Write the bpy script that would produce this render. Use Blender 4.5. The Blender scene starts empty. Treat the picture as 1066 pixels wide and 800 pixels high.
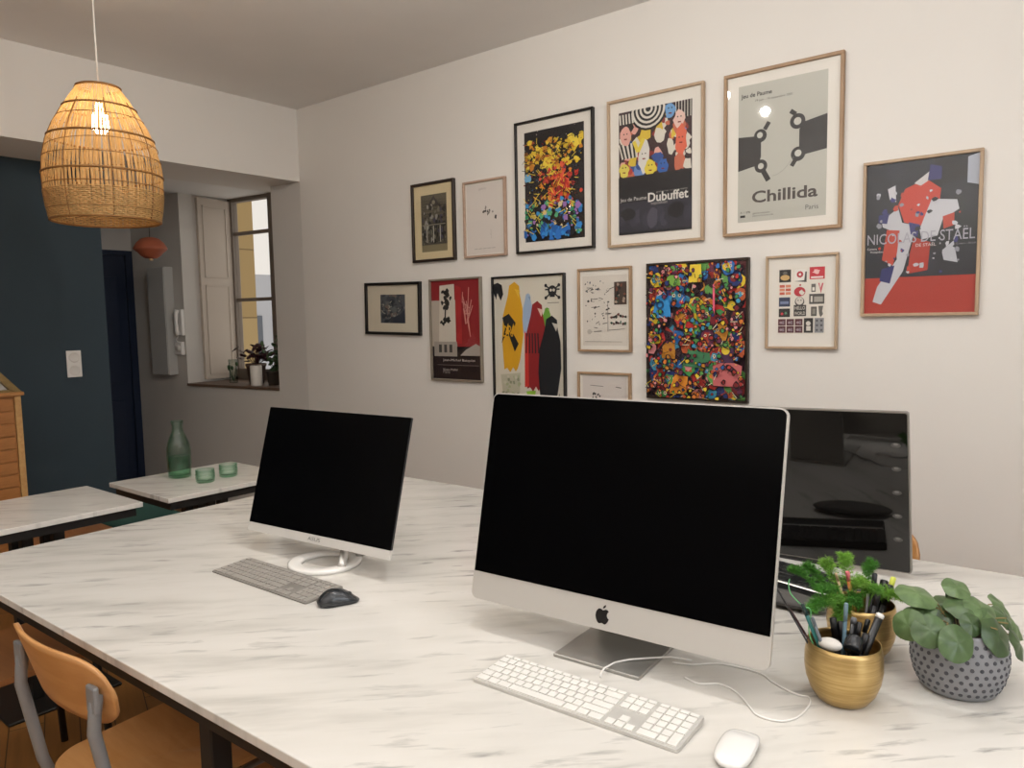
import bpy, bmesh, math, random
from mathutils import Vector, Matrix, Euler

scene = bpy.context.scene
COL = scene.collection
R = math.radians
TZ = 0.74                                   # height of the table tops above the floor

# ------------------------------------------------------------------ camera
CY, CP, CR, CH, CF = R(38.6221), R(5.05557), R(-1.03745), 0.70747 + TZ, 781.2046
c_f = Vector((-math.sin(CY) * math.cos(CP), math.cos(CY) * math.cos(CP), -math.sin(CP)))
c_r0 = Vector((math.cos(CY), math.sin(CY), 0.0))
c_u0 = c_r0.cross(c_f)
c_r = math.cos(CR) * c_r0 + math.sin(CR) * c_u0
c_u = -math.sin(CR) * c_r0 + math.cos(CR) * c_u0
EYE = Vector((0, 0, CH))

def ray(px, py):
    return c_f * CF + c_r * (px - 533.0) - c_u * (py - 400.0)
def on_z(px, py, z):
    d = ray(px, py); return EYE + d * ((z - EYE.z) / d.z)
def on_y(px, py, y):
    d = ray(px, py); return EYE + d * (y / d.y)
def on_x(px, py, x):
    d = ray(px, py); return EYE + d * (x / d.x)

cam_data = bpy.data.cameras.new('camera')
cam = bpy.data.objects.new('camera', cam_data)
COL.objects.link(cam)
cam_data.sensor_width = 36.0
cam_data.lens = CF / 1066.0 * 36.0
cam_data.clip_start = 0.02
m3 = Matrix((c_r, c_u, -c_f)).transposed()
cam.matrix_world = Matrix.Translation(EYE) @ m3.to_4x4()
scene.camera = cam

# ------------------------------------------------------------------ materials
MATS = {}
def lin(h):
    h = h.lstrip('#')
    out = []
    for i in (0, 2, 4):
        c = int(h[i:i + 2], 16) / 255.0
        out.append(c / 12.92 if c <= 0.04045 else ((c + 0.055) / 1.055) ** 2.4)
    return tuple(out) + (1.0,)

def base_mat(name):
    m = bpy.data.materials.new(name)
    m.use_nodes = True
    nt = m.node_tree
    return m, nt, nt.nodes['Principled BSDF']

def flat(hexcol, rough=0.6, metal=0.0, spec=0.5, name=None):
    key = (hexcol, rough, metal, spec)
    if key in MATS: return MATS[key]
    m, nt, b = base_mat(name or 'paint_' + hexcol.strip('#'))
    b.inputs['Base Color'].default_value = lin(hexcol)
    b.inputs['Roughness'].default_value = rough
    b.inputs['Metallic'].default_value = metal
    b.inputs['Specular IOR Level'].default_value = spec
    MATS[key] = m
    return m

def coords(nt, scale=(1, 1, 1), rot=(0, 0, 0), kind='Object'):
    tc = nt.nodes.new('ShaderNodeTexCoord')
    m0 = nt.nodes.new('ShaderNodeMapping')
    m0.inputs['Rotation'].default_value = rot
    nt.links.new(tc.outputs[kind], m0.inputs['Vector'])
    mp = nt.nodes.new('ShaderNodeMapping')
    mp.inputs['Scale'].default_value = scale
    nt.links.new(m0.outputs['Vector'], mp.inputs['Vector'])
    return mp.outputs['Vector']
def noise(nt, vec, scale, detail=4, rough=0.55, dist=0.0):
    n = nt.nodes.new('ShaderNodeTexNoise')
    n.inputs['Scale'].default_value = scale
    n.inputs['Detail'].default_value = detail
    n.inputs['Roughness'].default_value = rough
    n.inputs['Distortion'].default_value = dist
    nt.links.new(vec, n.inputs['Vector'])
    return n.outputs['Fac']
def ramp(nt, fac, stops):
    r = nt.nodes.new('ShaderNodeValToRGB')
    els = r.color_ramp.elements
    while len(els) < len(stops): els.new(0.5)
    for e, (p, c) in zip(els, stops):
        e.position = p
        e.color = c if len(c) == 4 else tuple(c) + (1,)
    nt.links.new(fac, r.inputs['Fac'])
    return r.outputs['Color']
def mixc(nt, a, b, fac, mode='MIX'):
    m = nt.nodes.new('ShaderNodeMixRGB')
    m.blend_type = mode
    if isinstance(fac, (int, float)): m.inputs[0].default_value = fac
    else: nt.links.new(fac, m.inputs[0])
    for i, v in ((1, a), (2, b)):
        if isinstance(v, tuple): m.inputs[i].default_value = v
        else: nt.links.new(v, m.inputs[i])
    return m.outputs[0]
def bump(nt, b, h, strength, dist=0.002):
    n = nt.nodes.new('ShaderNodeBump')
    n.inputs['Strength'].default_value = strength
    n.inputs['Distance'].default_value = dist
    nt.links.new(h, n.inputs['Height'])
    nt.links.new(n.outputs['Normal'], b.inputs['Normal'])

def plaster(name, hexcol, var=0.05, rough=0.75):
    m, nt, b = base_mat(name)
    c = lin(hexcol)
    d = tuple(x * (1 - var) for x in c[:3]) + (1,)
    v = coords(nt)
    col = ramp(nt, noise(nt, v, 1.7, 5), [(0.3, d), (0.7, c)])
    nt.links.new(col, b.inputs['Base Color'])
    b.inputs['Roughness'].default_value = rough
    bump(nt, b, noise(nt, v, 60, 3), 0.12)
    return m

def marble():
    m, nt, b = base_mat('white_marble')
    v = coords(nt, (1.5, 8.0, 1.0), (0, 0, R(-44)))
    v2 = coords(nt, (5.5, 30.0, 1.0), (0, 0, R(-43)))
    v3 = coords(nt, (1, 1, 1))
    base = ramp(nt, noise(nt, v, 1.3, 5, 0.55, 0.3), [(0.28, lin('BFBBB4')), (0.48, lin('D5D1CA')), (0.75, lin('DDD9D3'))])
    veins = ramp(nt, noise(nt, v2, 1.2, 5, 0.55, 0.25), [(0.0, (1, 1, 1)), (0.30, (.9, .9, .9)), (0.43, (0, 0, 0)), (1.0, (0, 0, 0))])
    where = ramp(nt, noise(nt, v3, 2.2, 3), [(0.36, (.12, .12, .12)), (0.6, (1, 1, 1))])
    fac = mixc(nt, veins, where, 1.0, 'MULTIPLY')
    col = mixc(nt, base, lin('918F8B'), fac)
    nt.links.new(col, b.inputs['Base Color'])
    b.inputs['Roughness'].default_value = 0.16
    b.inputs['Specular IOR Level'].default_value = 0.5
    return m

def wood(name, c1, c2, rough=0.45, scale=(3, 40, 40), rot=(0, 0, 0)):
    m, nt, b = base_mat(name)
    v = coords(nt, scale, rot)
    col = ramp(nt, noise(nt, v, 1.0, 6, 0.6, 0.6), [(0.28, lin(c1)), (0.72, lin(c2))])
    nt.links.new(col, b.inputs['Base Color'])
    b.inputs['Roughness'].default_value = rough
    return m

def clear_glass(name, tint=(1, 1, 1, 1), fres=1.45, edge=None):
    m = bpy.data.materials.new(name); m.use_nodes = True
    nt = m.node_tree; nt.nodes.clear()
    out = nt.nodes.new('ShaderNodeOutputMaterial')
    mix = nt.nodes.new('ShaderNodeMixShader')
    tr = nt.nodes.new('ShaderNodeBsdfTransparent'); tr.inputs[0].default_value = tint
    if edge:
        lw = nt.nodes.new('ShaderNodeLayerWeight'); lw.inputs['Blend'].default_value = .35
        nt.links.new(mixc(nt, tint, edge, lw.outputs['Facing']), tr.inputs[0])
    gl = nt.nodes.new('ShaderNodeBsdfGlossy'); gl.inputs['Roughness'].default_value = 0.03
    fr = nt.nodes.new('ShaderNodeFresnel'); fr.inputs['IOR'].default_value = fres
    ge = nt.nodes.new('ShaderNodeNewGeometry')
    iv = nt.nodes.new('ShaderNodeMath'); iv.operation = 'SUBTRACT'; iv.inputs[0].default_value = 1.0
    mu = nt.nodes.new('ShaderNodeMath'); mu.operation = 'MULTIPLY'
    nt.links.new(ge.outputs['Backfacing'], iv.inputs[1]); nt.links.new(iv.outputs[0], mu.inputs[0]); nt.links.new(fr.outputs[0], mu.inputs[1])
    nt.links.new(mu.outputs[0], mix.inputs[0]); nt.links.new(tr.outputs[0], mix.inputs[1]); nt.links.new(gl.outputs[0], mix.inputs[2])
    nt.links.new(mix.outputs[0], out.inputs[0])
    return m

def emission(name, col, strength):
    m = bpy.data.materials.new(name); m.use_nodes = True
    nt = m.node_tree; nt.nodes.clear()
    out = nt.nodes.new('ShaderNodeOutputMaterial')
    e = nt.nodes.new('ShaderNodeEmission'); e.inputs[0].default_value = col; e.inputs[1].default_value = strength
    nt.links.new(e.outputs[0], out.inputs[0])
    return m

def translucent(name, hexcol, tfac=0.45, rough=0.6):
    m = bpy.data.materials.new(name); m.use_nodes = True
    nt = m.node_tree; nt.nodes.clear()
    out = nt.nodes.new('ShaderNodeOutputMaterial')
    mix = nt.nodes.new('ShaderNodeMixShader'); mix.inputs[0].default_value = tfac
    d = nt.nodes.new('ShaderNodeBsdfPrincipled'); d.inputs['Roughness'].default_value = rough
    t = nt.nodes.new('ShaderNodeBsdfTranslucent')
    v = coords(nt)
    c = lin(hexcol); dk = tuple(x * 0.72 for x in c[:3]) + (1,)
    col = ramp(nt, noise(nt, v, 30, 4), [(0.3, dk), (0.7, c)])
    nt.links.new(col, d.inputs['Base Color']); nt.links.new(col, t.inputs['Color'])
    nt.links.new(d.outputs[0], mix.inputs[1]); nt.links.new(t.outputs[0], mix.inputs[2])
    nt.links.new(mix.outputs[0], out.inputs[0])
    return m

M_WALL = plaster('warm_white_plaster', 'E6E1DA', 0.03)
M_CEIL = plaster('ceiling_plaster', 'ECE9E5', 0.05)
M_TEAL = plaster('dark_teal_paint', '2C3D47', 0.10, 0.7)
M_NICHE = plaster('entry_plaster', 'CFCAC3', 0.04)
M_NAVY = flat('#14233C', 0.4)
M_MARBLE = marble()
M_STEEL = flat('#151413', 0.5)
M_FLOOR = None
M_PLY = wood('beech_plywood', 'B9824A', 'C99560', 0.38, (4, 30, 30))
M_PLYD = wood('brown_plywood', '8A5A33', 'A06C40', 0.4, (4, 30, 30))
M_GREYTUBE = flat('#8F9192', 0.4, 0.35)
M_OAK = wood('pale_oak', 'A98F74', 'BEA588', 0.5, (20, 20, 3))
M_OAK2 = wood('honey_oak', '97785A', 'AE9070', 0.5, (20, 20, 3))
M_BLACKF = flat('#17120F', 0.35)
M_BROWNF = flat('#2B1D14', 0.4)
M_MAT = flat('#E6E0D6', 0.8)
M_GLASS = clear_glass('picture_glass')
M_WGLASS = clear_glass('window_glass')
M_ALU = flat('#C6C2BC', 0.42, 0.35)
M_ALUL = flat('#D6D2CB', 0.35, 0.35)
M_SCREEN = flat('#010102', 0.10, 0, 0.05, 'black_screen')
M_SCREENG = flat('#0B0908', 0.04, 0, 0.75, 'glossy_black_screen')
M_WPLASTIC = flat('#E9E6E1', 0.25)
M_BPLASTIC = flat('#1B1B1C', 0.35)
M_GOLD = None

def wood_floor():
    m, nt, b = base_mat('warm_oak_parquet')
    v = coords(nt, (1, 1, 1), (0, 0, R(20)))
    br = nt.nodes.new('ShaderNodeTexBrick')
    br.inputs['Scale'].default_value = 1.0
    br.inputs['Brick Width'].default_value = 0.9
    br.inputs['Row Height'].default_value = 0.11
    br.inputs['Mortar Size'].default_value = 0.002
    br.inputs['Color1'].default_value = lin('A9773F')
    br.inputs['Color2'].default_value = lin('8C5E2F')
    br.inputs['Mortar'].default_value = lin('3C2613')
    nt.links.new(v, br.inputs['Vector'])
    v2 = coords(nt, (2, 30, 1), (0, 0, R(20)))
    g = ramp(nt, noise(nt, v2, 1.5, 6), [(0.3, (0.7, 0.7, 0.7)), (0.7, (1, 1, 1))])
    nt.links.new(mixc(nt, br.outputs['Color'], g, 1.0, 'MULTIPLY'), b.inputs['Base Color'])
    b.inputs['Roughness'].default_value = 0.35
    return m
M_FLOOR = wood_floor()

def hammered_gold():
    m, nt, b = base_mat('brushed_gold_metal')
    v = coords(nt, (6, 6, 120))
    col = ramp(nt, noise(nt, v, 2.0, 4), [(0.3, lin('AD9058')), (0.7, lin('CDB07A'))])
    nt.links.new(col, b.inputs['Base Color'])
    b.inputs['Metallic'].default_value = 0.9
    b.inputs['Roughness'].default_value = 0.36
    bump(nt, b, noise(nt, coords(nt, (60, 60, 90)), 1.5, 2), 0.25, 0.001)
    return m
M_GOLD = hammered_gold()

# ------------------------------------------------------------------ mesh helpers
class MB:
    def __init__(self):
        self.v = []; self.f = []; self.mi = []; self.sm = []
    def add(self, verts, faces, mi=0, smooth=False, mat=None):
        o = len(self.v)
        if mat is not None: verts = [mat @ Vector(p) for p in verts]
        self.v += [tuple(p) for p in verts]
        for f in faces:
            self.f.append([i + o for i in f]); self.mi.append(mi); self.sm.append(smooth)
        return self
    def box(self, x0, x1, y0, y1, z0, z1, mi=0, mat=None):
        v = [(x0, y0, z0), (x1, y0, z0), (x1, y1, z0), (x0, y1, z0), (x0, y0, z1), (x1, y0, z1), (x1, y1, z1), (x0, y1, z1)]
        f = [(0, 3, 2, 1), (4, 5, 6, 7), (0, 1, 5, 4), (1, 2, 6, 5), (2, 3, 7, 6), (3, 0, 4, 7)]
        return self.add(v, f, mi, False, mat)
    def bbox(self, x0, x1, y0, y1, z0, z1, bev=0.003, seg=2, mi=0, mat=None):
        bm = bmesh.new()
        bmesh.ops.create_cube(bm, size=1)
        for w in bm.verts:
            w.co = Vector(((x0 + x1) / 2 + w.co.x * (x1 - x0), (y0 + y1) / 2 + w.co.y * (y1 - y0), (z0 + z1) / 2 + w.co.z * (z1 - z0)))
        bmesh.ops.bevel(bm, geom=bm.edges[:], offset=bev, segments=seg, affect='EDGES', profile=0.5)
        bm.verts.index_update()
        self.add([w.co.copy() for w in bm.verts], [[w.index for w in f.verts] for f in bm.faces], mi, False, mat)
        bm.free(); return self
    def lathe(self, prof, n=40, mi=0, mat=None, smooth=True, cap0=False, cap1=False):
        v = []; f = []
        for (r, z) in prof:
            for k in range(n):
                a = 2 * math.pi * k / n
                v.append((r * math.cos(a), r * math.sin(a), z))
        for i in range(len(prof) - 1):
            for k in range(n):
                a, b = i * n + k, i * n + (k + 1) % n
                f.append((a, b, b + n, a + n))
        if cap0: f.append(list(range(n))[::-1])
        if cap1: f.append([(len(prof) - 1) * n + k for k in range(n)])
        return self.add(v, f, mi, smooth, mat)
    def tube(self, pts, r, n=8, mi=0, closed=False, mat=None, caps=True):
        P = [Vector(p) for p in pts]; N = len(P)
        rr = r if isinstance(r, (list, tuple)) else [r] * N
        v = []; f = []
        up = None
        for i in range(N):
            if closed: t = P[(i + 1) % N] - P[i - 1]
            else: t = P[min(i + 1, N - 1)] - P[max(i - 1, 0)]
            if t.length < 1e-9: t = Vector((0, 0, 1))
            t.normalize()
            if up is None:
                a = Vector((0, 0, 1)) if abs(t.z) < 0.9 else Vector((1, 0, 0))
                up = (a - t * a.dot(t)).normalized()
            else:
                up = up - t * up.dot(t)
                up = up.normalized() if up.length > 1e-6 else t.orthogonal().normalized()
            s = t.cross(up)
            for k in range(n):
                a = 2 * math.pi * k / n
                v.append(P[i] + (up * math.cos(a) + s * math.sin(a)) * rr[i])
        for i in range(N if closed else N - 1):
            for k in range(n):
                a, b = i * n + k, i * n + (k + 1) % n
                c, d = ((i + 1) % N) * n + (k + 1) % n, ((i + 1) % N) * n + k
                f.append((a, b, c, d))
        if caps and not closed:
            f.append(list(range(n))[::-1]); f.append([(N - 1) * n + k for k in range(n)])
        return self.add(v, f, mi, True, mat)
    def prism(self, poly, z0, z1, mi=0, mat=None, smooth=False):
        n = len(poly)
        v = [(x, y, z0) for x, y in poly] + [(x, y, z1) for x, y in poly]
        f = [list(range(n))[::-1], list(range(n, 2 * n))]
        f += [(i, (i + 1) % n, n + (i + 1) % n, n + i) for i in range(n)]
        return self.add(v, f, mi, smooth, mat)
    def ell(self, c, r, mi=0, nu=20, nv=12, mat=None):
        v = []; f = []
        for j in range(nv + 1):
            th = math.pi * j / nv
            for k in range(nu):
                a = 2 * math.pi * k / nu
                v.append((c[0] + r[0] * math.sin(th) * math.cos(a), c[1] + r[1] * math.sin(th) * math.sin(a), c[2] + r[2] * math.cos(th)))
        for j in range(nv):
            for k in range(nu):
                a, b = j * nu + k, j * nu + (k + 1) % nu
                f.append((a, a + nu, b + nu, b))
        return self.add(v, f, mi, True, mat)
    def build(self, name, mats, parent=None, loc=None, rot=None):
        me = bpy.data.meshes.new(name)
        me.from_pydata(self.v, [], self.f)
        if not isinstance(mats, (list, tuple)): mats = [mats]
        for m in mats: me.materials.append(m)
        me.polygons.foreach_set('material_index', self.mi)
        me.polygons.foreach_set('use_smooth', self.sm)
        me.update()
        o = bpy.data.objects.new(name, me)
        COL.objects.link(o)
        if parent: o.parent = parent
        if loc is not None: o.location = loc
        if rot is not None: o.rotation_euler = rot
        return o

def rrect(w, h, r, n=6, cx=0, cy=0, rs=None):
    """rounded rectangle, counter-clockwise; rs = radii for BL, BR, TR, TL"""
    rs = rs or (r, r, r, r)
    pts = []
    for (sx, sy, a0, q) in ((-1, -1, 180, rs[0]), (1, -1, 270, rs[1]), (1, 1, 0, rs[2]), (-1, 1, 90, rs[3])):
        ox, oy = cx + sx * (w / 2 - q), cy + sy * (h / 2 - q)
        if q < 1e-6: pts.append((ox, oy)); continue
        for k in range(n + 1):
            a = R(a0 + 90 * k / n)
            pts.append((ox + q * math.cos(a), oy + q * math.sin(a)))
    return pts

def tag(o, label, cat, group=None, kind=None):
    o['label'] = label; o['category'] = cat
    if group: o['group'] = group
    if kind: o['kind'] = kind
    return o
def thing(name, label, cat, loc=(0, 0, 0), rz=0, group=None):
    o = bpy.data.objects.new(name, None); COL.objects.link(o)
    o.empty_display_size = 0.05
    o.location = loc; o.rotation_euler = (0, 0, rz)
    return tag(o, label, cat, group)
def struct(o, label=None):
    o['kind'] = 'structure'
    if label: o['label'] = label
    return o
def kids(o): return [c for c in bpy.data.objects if c.parent == o]
def copy_tree(o, parent=None):
    c = o.copy(); COL.objects.link(c); c.parent = parent
    for ch in kids(o): copy_tree(ch, c)
    return c

def text_geo(s, w=None, h=None, size=1.0, bold=0.0):
    """(verts, faces) of a word, lower left at 0,0; fitted to width w and cap height h if given"""
    cu = bpy.data.curves.new('t', 'FONT'); cu.body = s; cu.size = size; cu.resolution_u = 3; cu.offset = bold
    ob = bpy.data.objects.new('t', cu); COL.objects.link(ob)
    bpy.context.view_layer.update()
    me = bpy.data.meshes.new_from_object(ob)
    vs = [v.co.copy() for v in me.vertices]; fs = [list(p.vertices) for p in me.polygons]
    bpy.data.objects.remove(ob); bpy.data.curves.remove(cu); bpy.data.meshes.remove(me)
    if not vs: return [], []
    x0 = min(v.x for v in vs); x1 = max(v.x for v in vs); y0 = min(v.y for v in vs); y1 = max(v.y for v in vs)
    sx = w / (x1 - x0) if w else None
    sy = h / (y1 - y0) if h else None
    sx = sx or sy; sy = sy or sx
    return [((v.x - x0) * sx, (v.y - y0) * sy) for v in vs], fs

# ------------------------------------------------------------------ the room
H_CEIL = 2.17 + TZ
H_LOW = 1.68 + TZ
WY = 3.27                                    # plane of the picture wall
BX = -4.48                                   # face of the beam
P0 = Vector((BX, WY, 0)); DW = Vector((-0.99433, -0.1064, 0)); NW = Vector((-0.1064, 0.99433, 0))
def nw(s, t, z):                             # a point on the entry wall: s along, t into the wall
    return P0 + DW * s + NW * t + Vector((0, 0, z))

struct(MB().box(-7.0, 2.6, -2.6, 3.7, -0.1, 0).build('floor', M_FLOOR))
struct(MB().box(-5.2, 2.6, -2.6, 3.5, H_CEIL, H_CEIL + 0.1).build('ceiling', M_CEIL))
struct(MB().box(-6.8, -4.98, -2.6, 3.75, H_LOW + 0.07, H_LOW + 0.16).build('ceiling_entry', M_CEIL))
struct(MB().box(-5.0, BX, -2.5, WY + 0.1, H_LOW, H_CEIL).build('beam', M_WALL))
struct(MB().box(BX, 2.6, WY, WY + 0.2, 0, H_CEIL).build('wall_back', M_WALL))
struct(MB().box(-5.15, -5.0, -2.6, 2.14, 0, H_LOW + 0.07).build('wall_left', M_TEAL))
struct(MB().box(2.5, 2.6, -2.6, WY, 0, H_CEIL).build('wall_right', M_WALL))
struct(MB().box(-5.0, 2.6, -2.6, -2.5, 0, H_CEIL).build('wall_front', M_WALL))

S0, S1, ZS, ZT, TH = 0.303, 1.402, 0.222 + TZ, H_LOW + 0.07, 0.56
SD = 2.26
def wall_panel(mb, s0, s1, z0, z1, t0=0.0, t1=TH):
    v = [nw(s, t, z) for z in (z0, z1) for (s, t) in ((s0, t0), (s1, t0), (s1, t1), (s0, t1))]
    mb.add(v, [(0, 1, 2, 3), (7, 6, 5, 4), (0, 4, 5, 1), (1, 5, 6, 2), (2, 6, 7, 3), (3, 7, 4, 0)])
    return mb
mb = MB()
wall_panel(mb, 0.0, S0, 0, ZT); wall_panel(mb, S1, SD, 0, ZT); wall_panel(mb, S0, S1, 0, ZS - 0.02)
struct(mb.build('wall_entry', M_NICHE))
mb = MB(); wall_panel(mb, S0 - 0.0, S1 + 0.0, ZS - 0.02, ZS + 0.0, -0.012, TH)
struct(mb.build('trim_1', wood('sill_wood', '5E4A3C', '6E5848', 0.5)))
# entry end wall with the navy door
DX = -6.56
mb = MB()
mb.box(DX - 0.1, DX, 1.4, 2.17, 0, ZT).box(DX - 0.1, DX, 2.17, 3.3, 1.325 + TZ, ZT)
struct(mb.build('wall_end', M_NICHE))
struct(MB().box(-6.6, -5.1, 1.3, 1.4, 0, ZT).build('wall_side', M_NICHE))
door = struct(MB().box(DX - 0.06, DX - 0.02, 2.17, 3.04, 0, 1.32 + TZ).build('door_1', M_NAVY))
mb = MB()
for (z0, z1) in ((0.15, 0.8), (0.95, 1.85)):
    for (y0, y1) in ((2.3, 2.56), (2.66, 2.92)):
        mb.bbox(DX - 0.021, DX - 0.012, y0, y1, z0, z1, 0.004)
mb.build('door_panel', M_NAVY, door)
mb = MB().box(DX - 0.02, DX + 0.012, 2.99, 3.045, 0, 1.33 + TZ).box(DX - 0.02, DX + 0.012, 2.17, 2.99, 1.29 + TZ, 1.33 + TZ)
mb.build('door_frame', M_NAVY, door)

# window: casements at the back of the deep reveal, a folded panelled shutter on the left reveal
M_FRAMEPAINT = flat('#A89D8E', 0.5)
M_STILE = flat('#7A6E63', 0.5)
WT = 0.47
win = struct(bpy.data.objects.new('window_1', None)); COL.objects.link(win)
def wbar(mb, s0, s1, z0, z1, t0, t1): return wall_panel(mb, s0, s1, z0, z1, t0, t1)
mb = MB()
SM = 0.845
wbar(mb, S0, S0 + 0.06, ZS, ZT, WT - 0.01, WT + 0.05); wbar(mb, S1 - 0.05, S1, ZS, ZT, WT - 0.01, WT + 0.05)
wbar(mb, S0, S1, ZS, ZS + 0.09, WT - 0.01, WT + 0.05); wbar(mb, S0, S1, ZT - 0.03, ZT, WT - 0.01, WT + 0.05)
wbar(mb, SM - 0.055, SM + 0.035, ZS, ZT, WT - 0.025, WT + 0.05)
mb.build('window_frame', M_STILE, win)
zm1 = on_y(262, 242, 3.62).z; zm2 = on_y(262, 312, 3.62).z
mb = MB()
for z in (zm1, zm2):
    wbar(mb, S0 + 0.06, SM - 0.05, z - 0.014, z + 0.014, WT, WT + 0.03)
    wbar(mb, SM + 0.03, S1 - 0.05, z - 0.014, z + 0.014, WT, WT + 0.03)
mb.build('glazing_bar', M_STILE, win)
zz = [ZS + 0.09, zm1 - 0, zm2, ZT - 0.03]; zz.sort()
for (a, b) in ((S0 + 0.06, SM - 0.05), (SM + 0.03, S1 - 0.05)):
    for k in range(3):
        mb = MB(); wbar(mb, a, b, zz[k], zz[k + 1], WT + 0.014, WT + 0.018); mb.build('pane', M_WGLASS, win)
mb = MB()
M_SHUT = plaster('painted_shutter', 'C9BCAE', 0.05, 0.5)
wbar(mb, S1 - 0.03, S1 - 0.002, ZS + 0.02, ZT - 0.02, 0.15, 0.46)
for (z0, z1) in ((ZS + 0.06, ZS + 0.80), (ZS + 0.86, ZT - 0.08)):
    wbar(mb, S1 - 0.036, S1 - 0.03, z0, z0 + 0.012, 0.19, 0.42); wbar(mb, S1 - 0.036, S1 - 0.03, z1 - 0.012, z1, 0.19, 0.42)
    wbar(mb, S1 - 0.036, S1 - 0.03, z0, z1, 0.19, 0.202); wbar(mb, S1 - 0.036, S1 - 0.03, z0, z1, 0.408, 0.42)
mb.build('shutter', M_SHUT, win)

# outside the window
def stone():
    m, nt, b = base_mat('ochre_stone')
    v = coords(nt, (1, 1, 1), (R(90), 0, R(90)))
    br = nt.nodes.new('ShaderNodeTexBrick')
    br.inputs['Scale'].default_value = 1.0; br.inputs['Brick Width'].default_value = 0.75; br.inputs['Row Height'].default_value = 0.4
    br.inputs['Mortar Size'].default_value = 0.008
    br.inputs['Color1'].default_value = lin('B39B6E'); br.inputs['Color2'].default_value = lin('A88F62'); br.inputs['Mortar'].default_value = lin('7E6A48')
    nt.links.new(v, br.inputs['Vector']); nt.links.new(br.outputs['Color'], b.inputs['Base Color'])
    b.inputs['Roughness'].default_value = 0.9
    return m
o = MB().box(-9.0, -7.5, 3.95, 4.83, -3, 6).build('stone_building', stone())
tag(o, 'ochre stone house wall seen through the window panes', 'building')
bld = thing('grey_building', 'pale grey house far outside, low behind the right of the window', 'building', (-16, 10.2, -3))
MB().box(-0.5, 0.5, -1.6, 1.6, 0, 5.55).build('wall', flat('#B9BCC4', 0.8), bld)
MB().tube([(0.54, -0.62, 0), (0.54, -0.62, 5.5)], 0.06).build('drainpipe', flat('#70757F', 0.5), bld)
for (y, z) in ((-0.3, 3.6), (0.4, 3.6), (-0.3, 2.0), (0.4, 2.0)): MB().box(0.5, 0.53, y - 0.2, y + 0.2, z, z + 1.0).build('window', flat('#5A626E', 0.3), bld)

# ------------------------------------------------------------------ wall pictures
FY = 3.25
PAL = {}
class Print:
    """flat printed sheet in the plane y = const, drawn in sheet units 0..1 (u right, v up)"""
    def __init__(self, w, h):
        self.w, self.h = w, h; self.layers = []; self.text = []
    def poly(self, pts, c): self.layers.append((pts, c)); return self
    def rect(self, u0, v0, u1, v1, c): return self.poly([(u0, v0), (u1, v0), (u1, v1), (u0, v1)], c)
    def circ(self, u, v, r, c, n=18, sq=1.0):
        k = self.w / self.h
        return self.poly([(u + r * math.cos(2 * math.pi * i / n), v + r * k * sq * math.sin(2 * math.pi * i / n)) for i in range(n)], c)
    def blob(self, u, v, r, c, rnd, n=11, j=0.4, sq=1.0):
        k = self.w / self.h
        return self.poly([(u + r * (1 + rnd.uniform(-j, j)) * math.cos(2 * math.pi * i / n), v + r * k * sq * (1 + rnd.uniform(-j, j)) * math.sin(2 * math.pi * i / n)) for i in range(n)], c)
    def stroke(self, p, q, wd, c):
        dx, dy = (q[0] - p[0]) * self.w, (q[1] - p[1]) * self.h; l = math.hypot(dx, dy) or 1
        nx, ny = -dy / l * wd / 2, dx / l * wd / 2
        a, b = nx / self.w, ny / self.h
        return self.poly([(p[0] + a, p[1] + b), (q[0] + a, q[1] + b), (q[0] - a, q[1] - b), (p[0] - a, p[1] - b)], c)
    def word(self, s, u, v, w=None, h=None, c='#FFFFFF', bold=0.0):
        self.text.append((s, u, v, w, h, c, bold)); return self
    def build(self, parent, x0, z0, y):
        cols = []
        mb = MB()
        clip = lambda t: min(1.0, max(0.0, t))
        for k, (pts, c) in enumerate(self.layers):
            if c not in cols: cols.append(c)
            yy = y - 0.00003 * k
            vs = [(x0 + clip(u) * self.w, yy, z0 + clip(v) * self.h) for u, v in pts]
            a = 0.0
            for i in range(len(vs)):
                p, q = vs[i], vs[(i + 1) % len(vs)]; a += p[0] * q[2] - q[0] * p[2]
            if abs(a) < 1e-9: continue
            idx = list(range(len(vs)))
            mb.add(vs, [idx if a > 0 else idx[::-1]], cols.index(c))
        ob = mb.build('print', [flat(c, 0.55) for c in cols], parent)
        yy = y - 0.00003 * len(self.layers) - 0.0002
        tc = []; tm = MB()
        for (s, u, v, w, h, c, bo) in self.text:
            if c not in tc: tc.append(c)
            vs, fs = text_geo(s, w * self.w if w else None, h * self.h if h else None, 1.0, bo)
            tm.add([(x0 + u * self.w + a, yy, z0 + v * self.h + b) for a, b in vs], fs, tc.index(c))
        if self.text: tm.build('lettering', [flat(c, 0.55) for c in tc], ob)
        return ob

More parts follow.
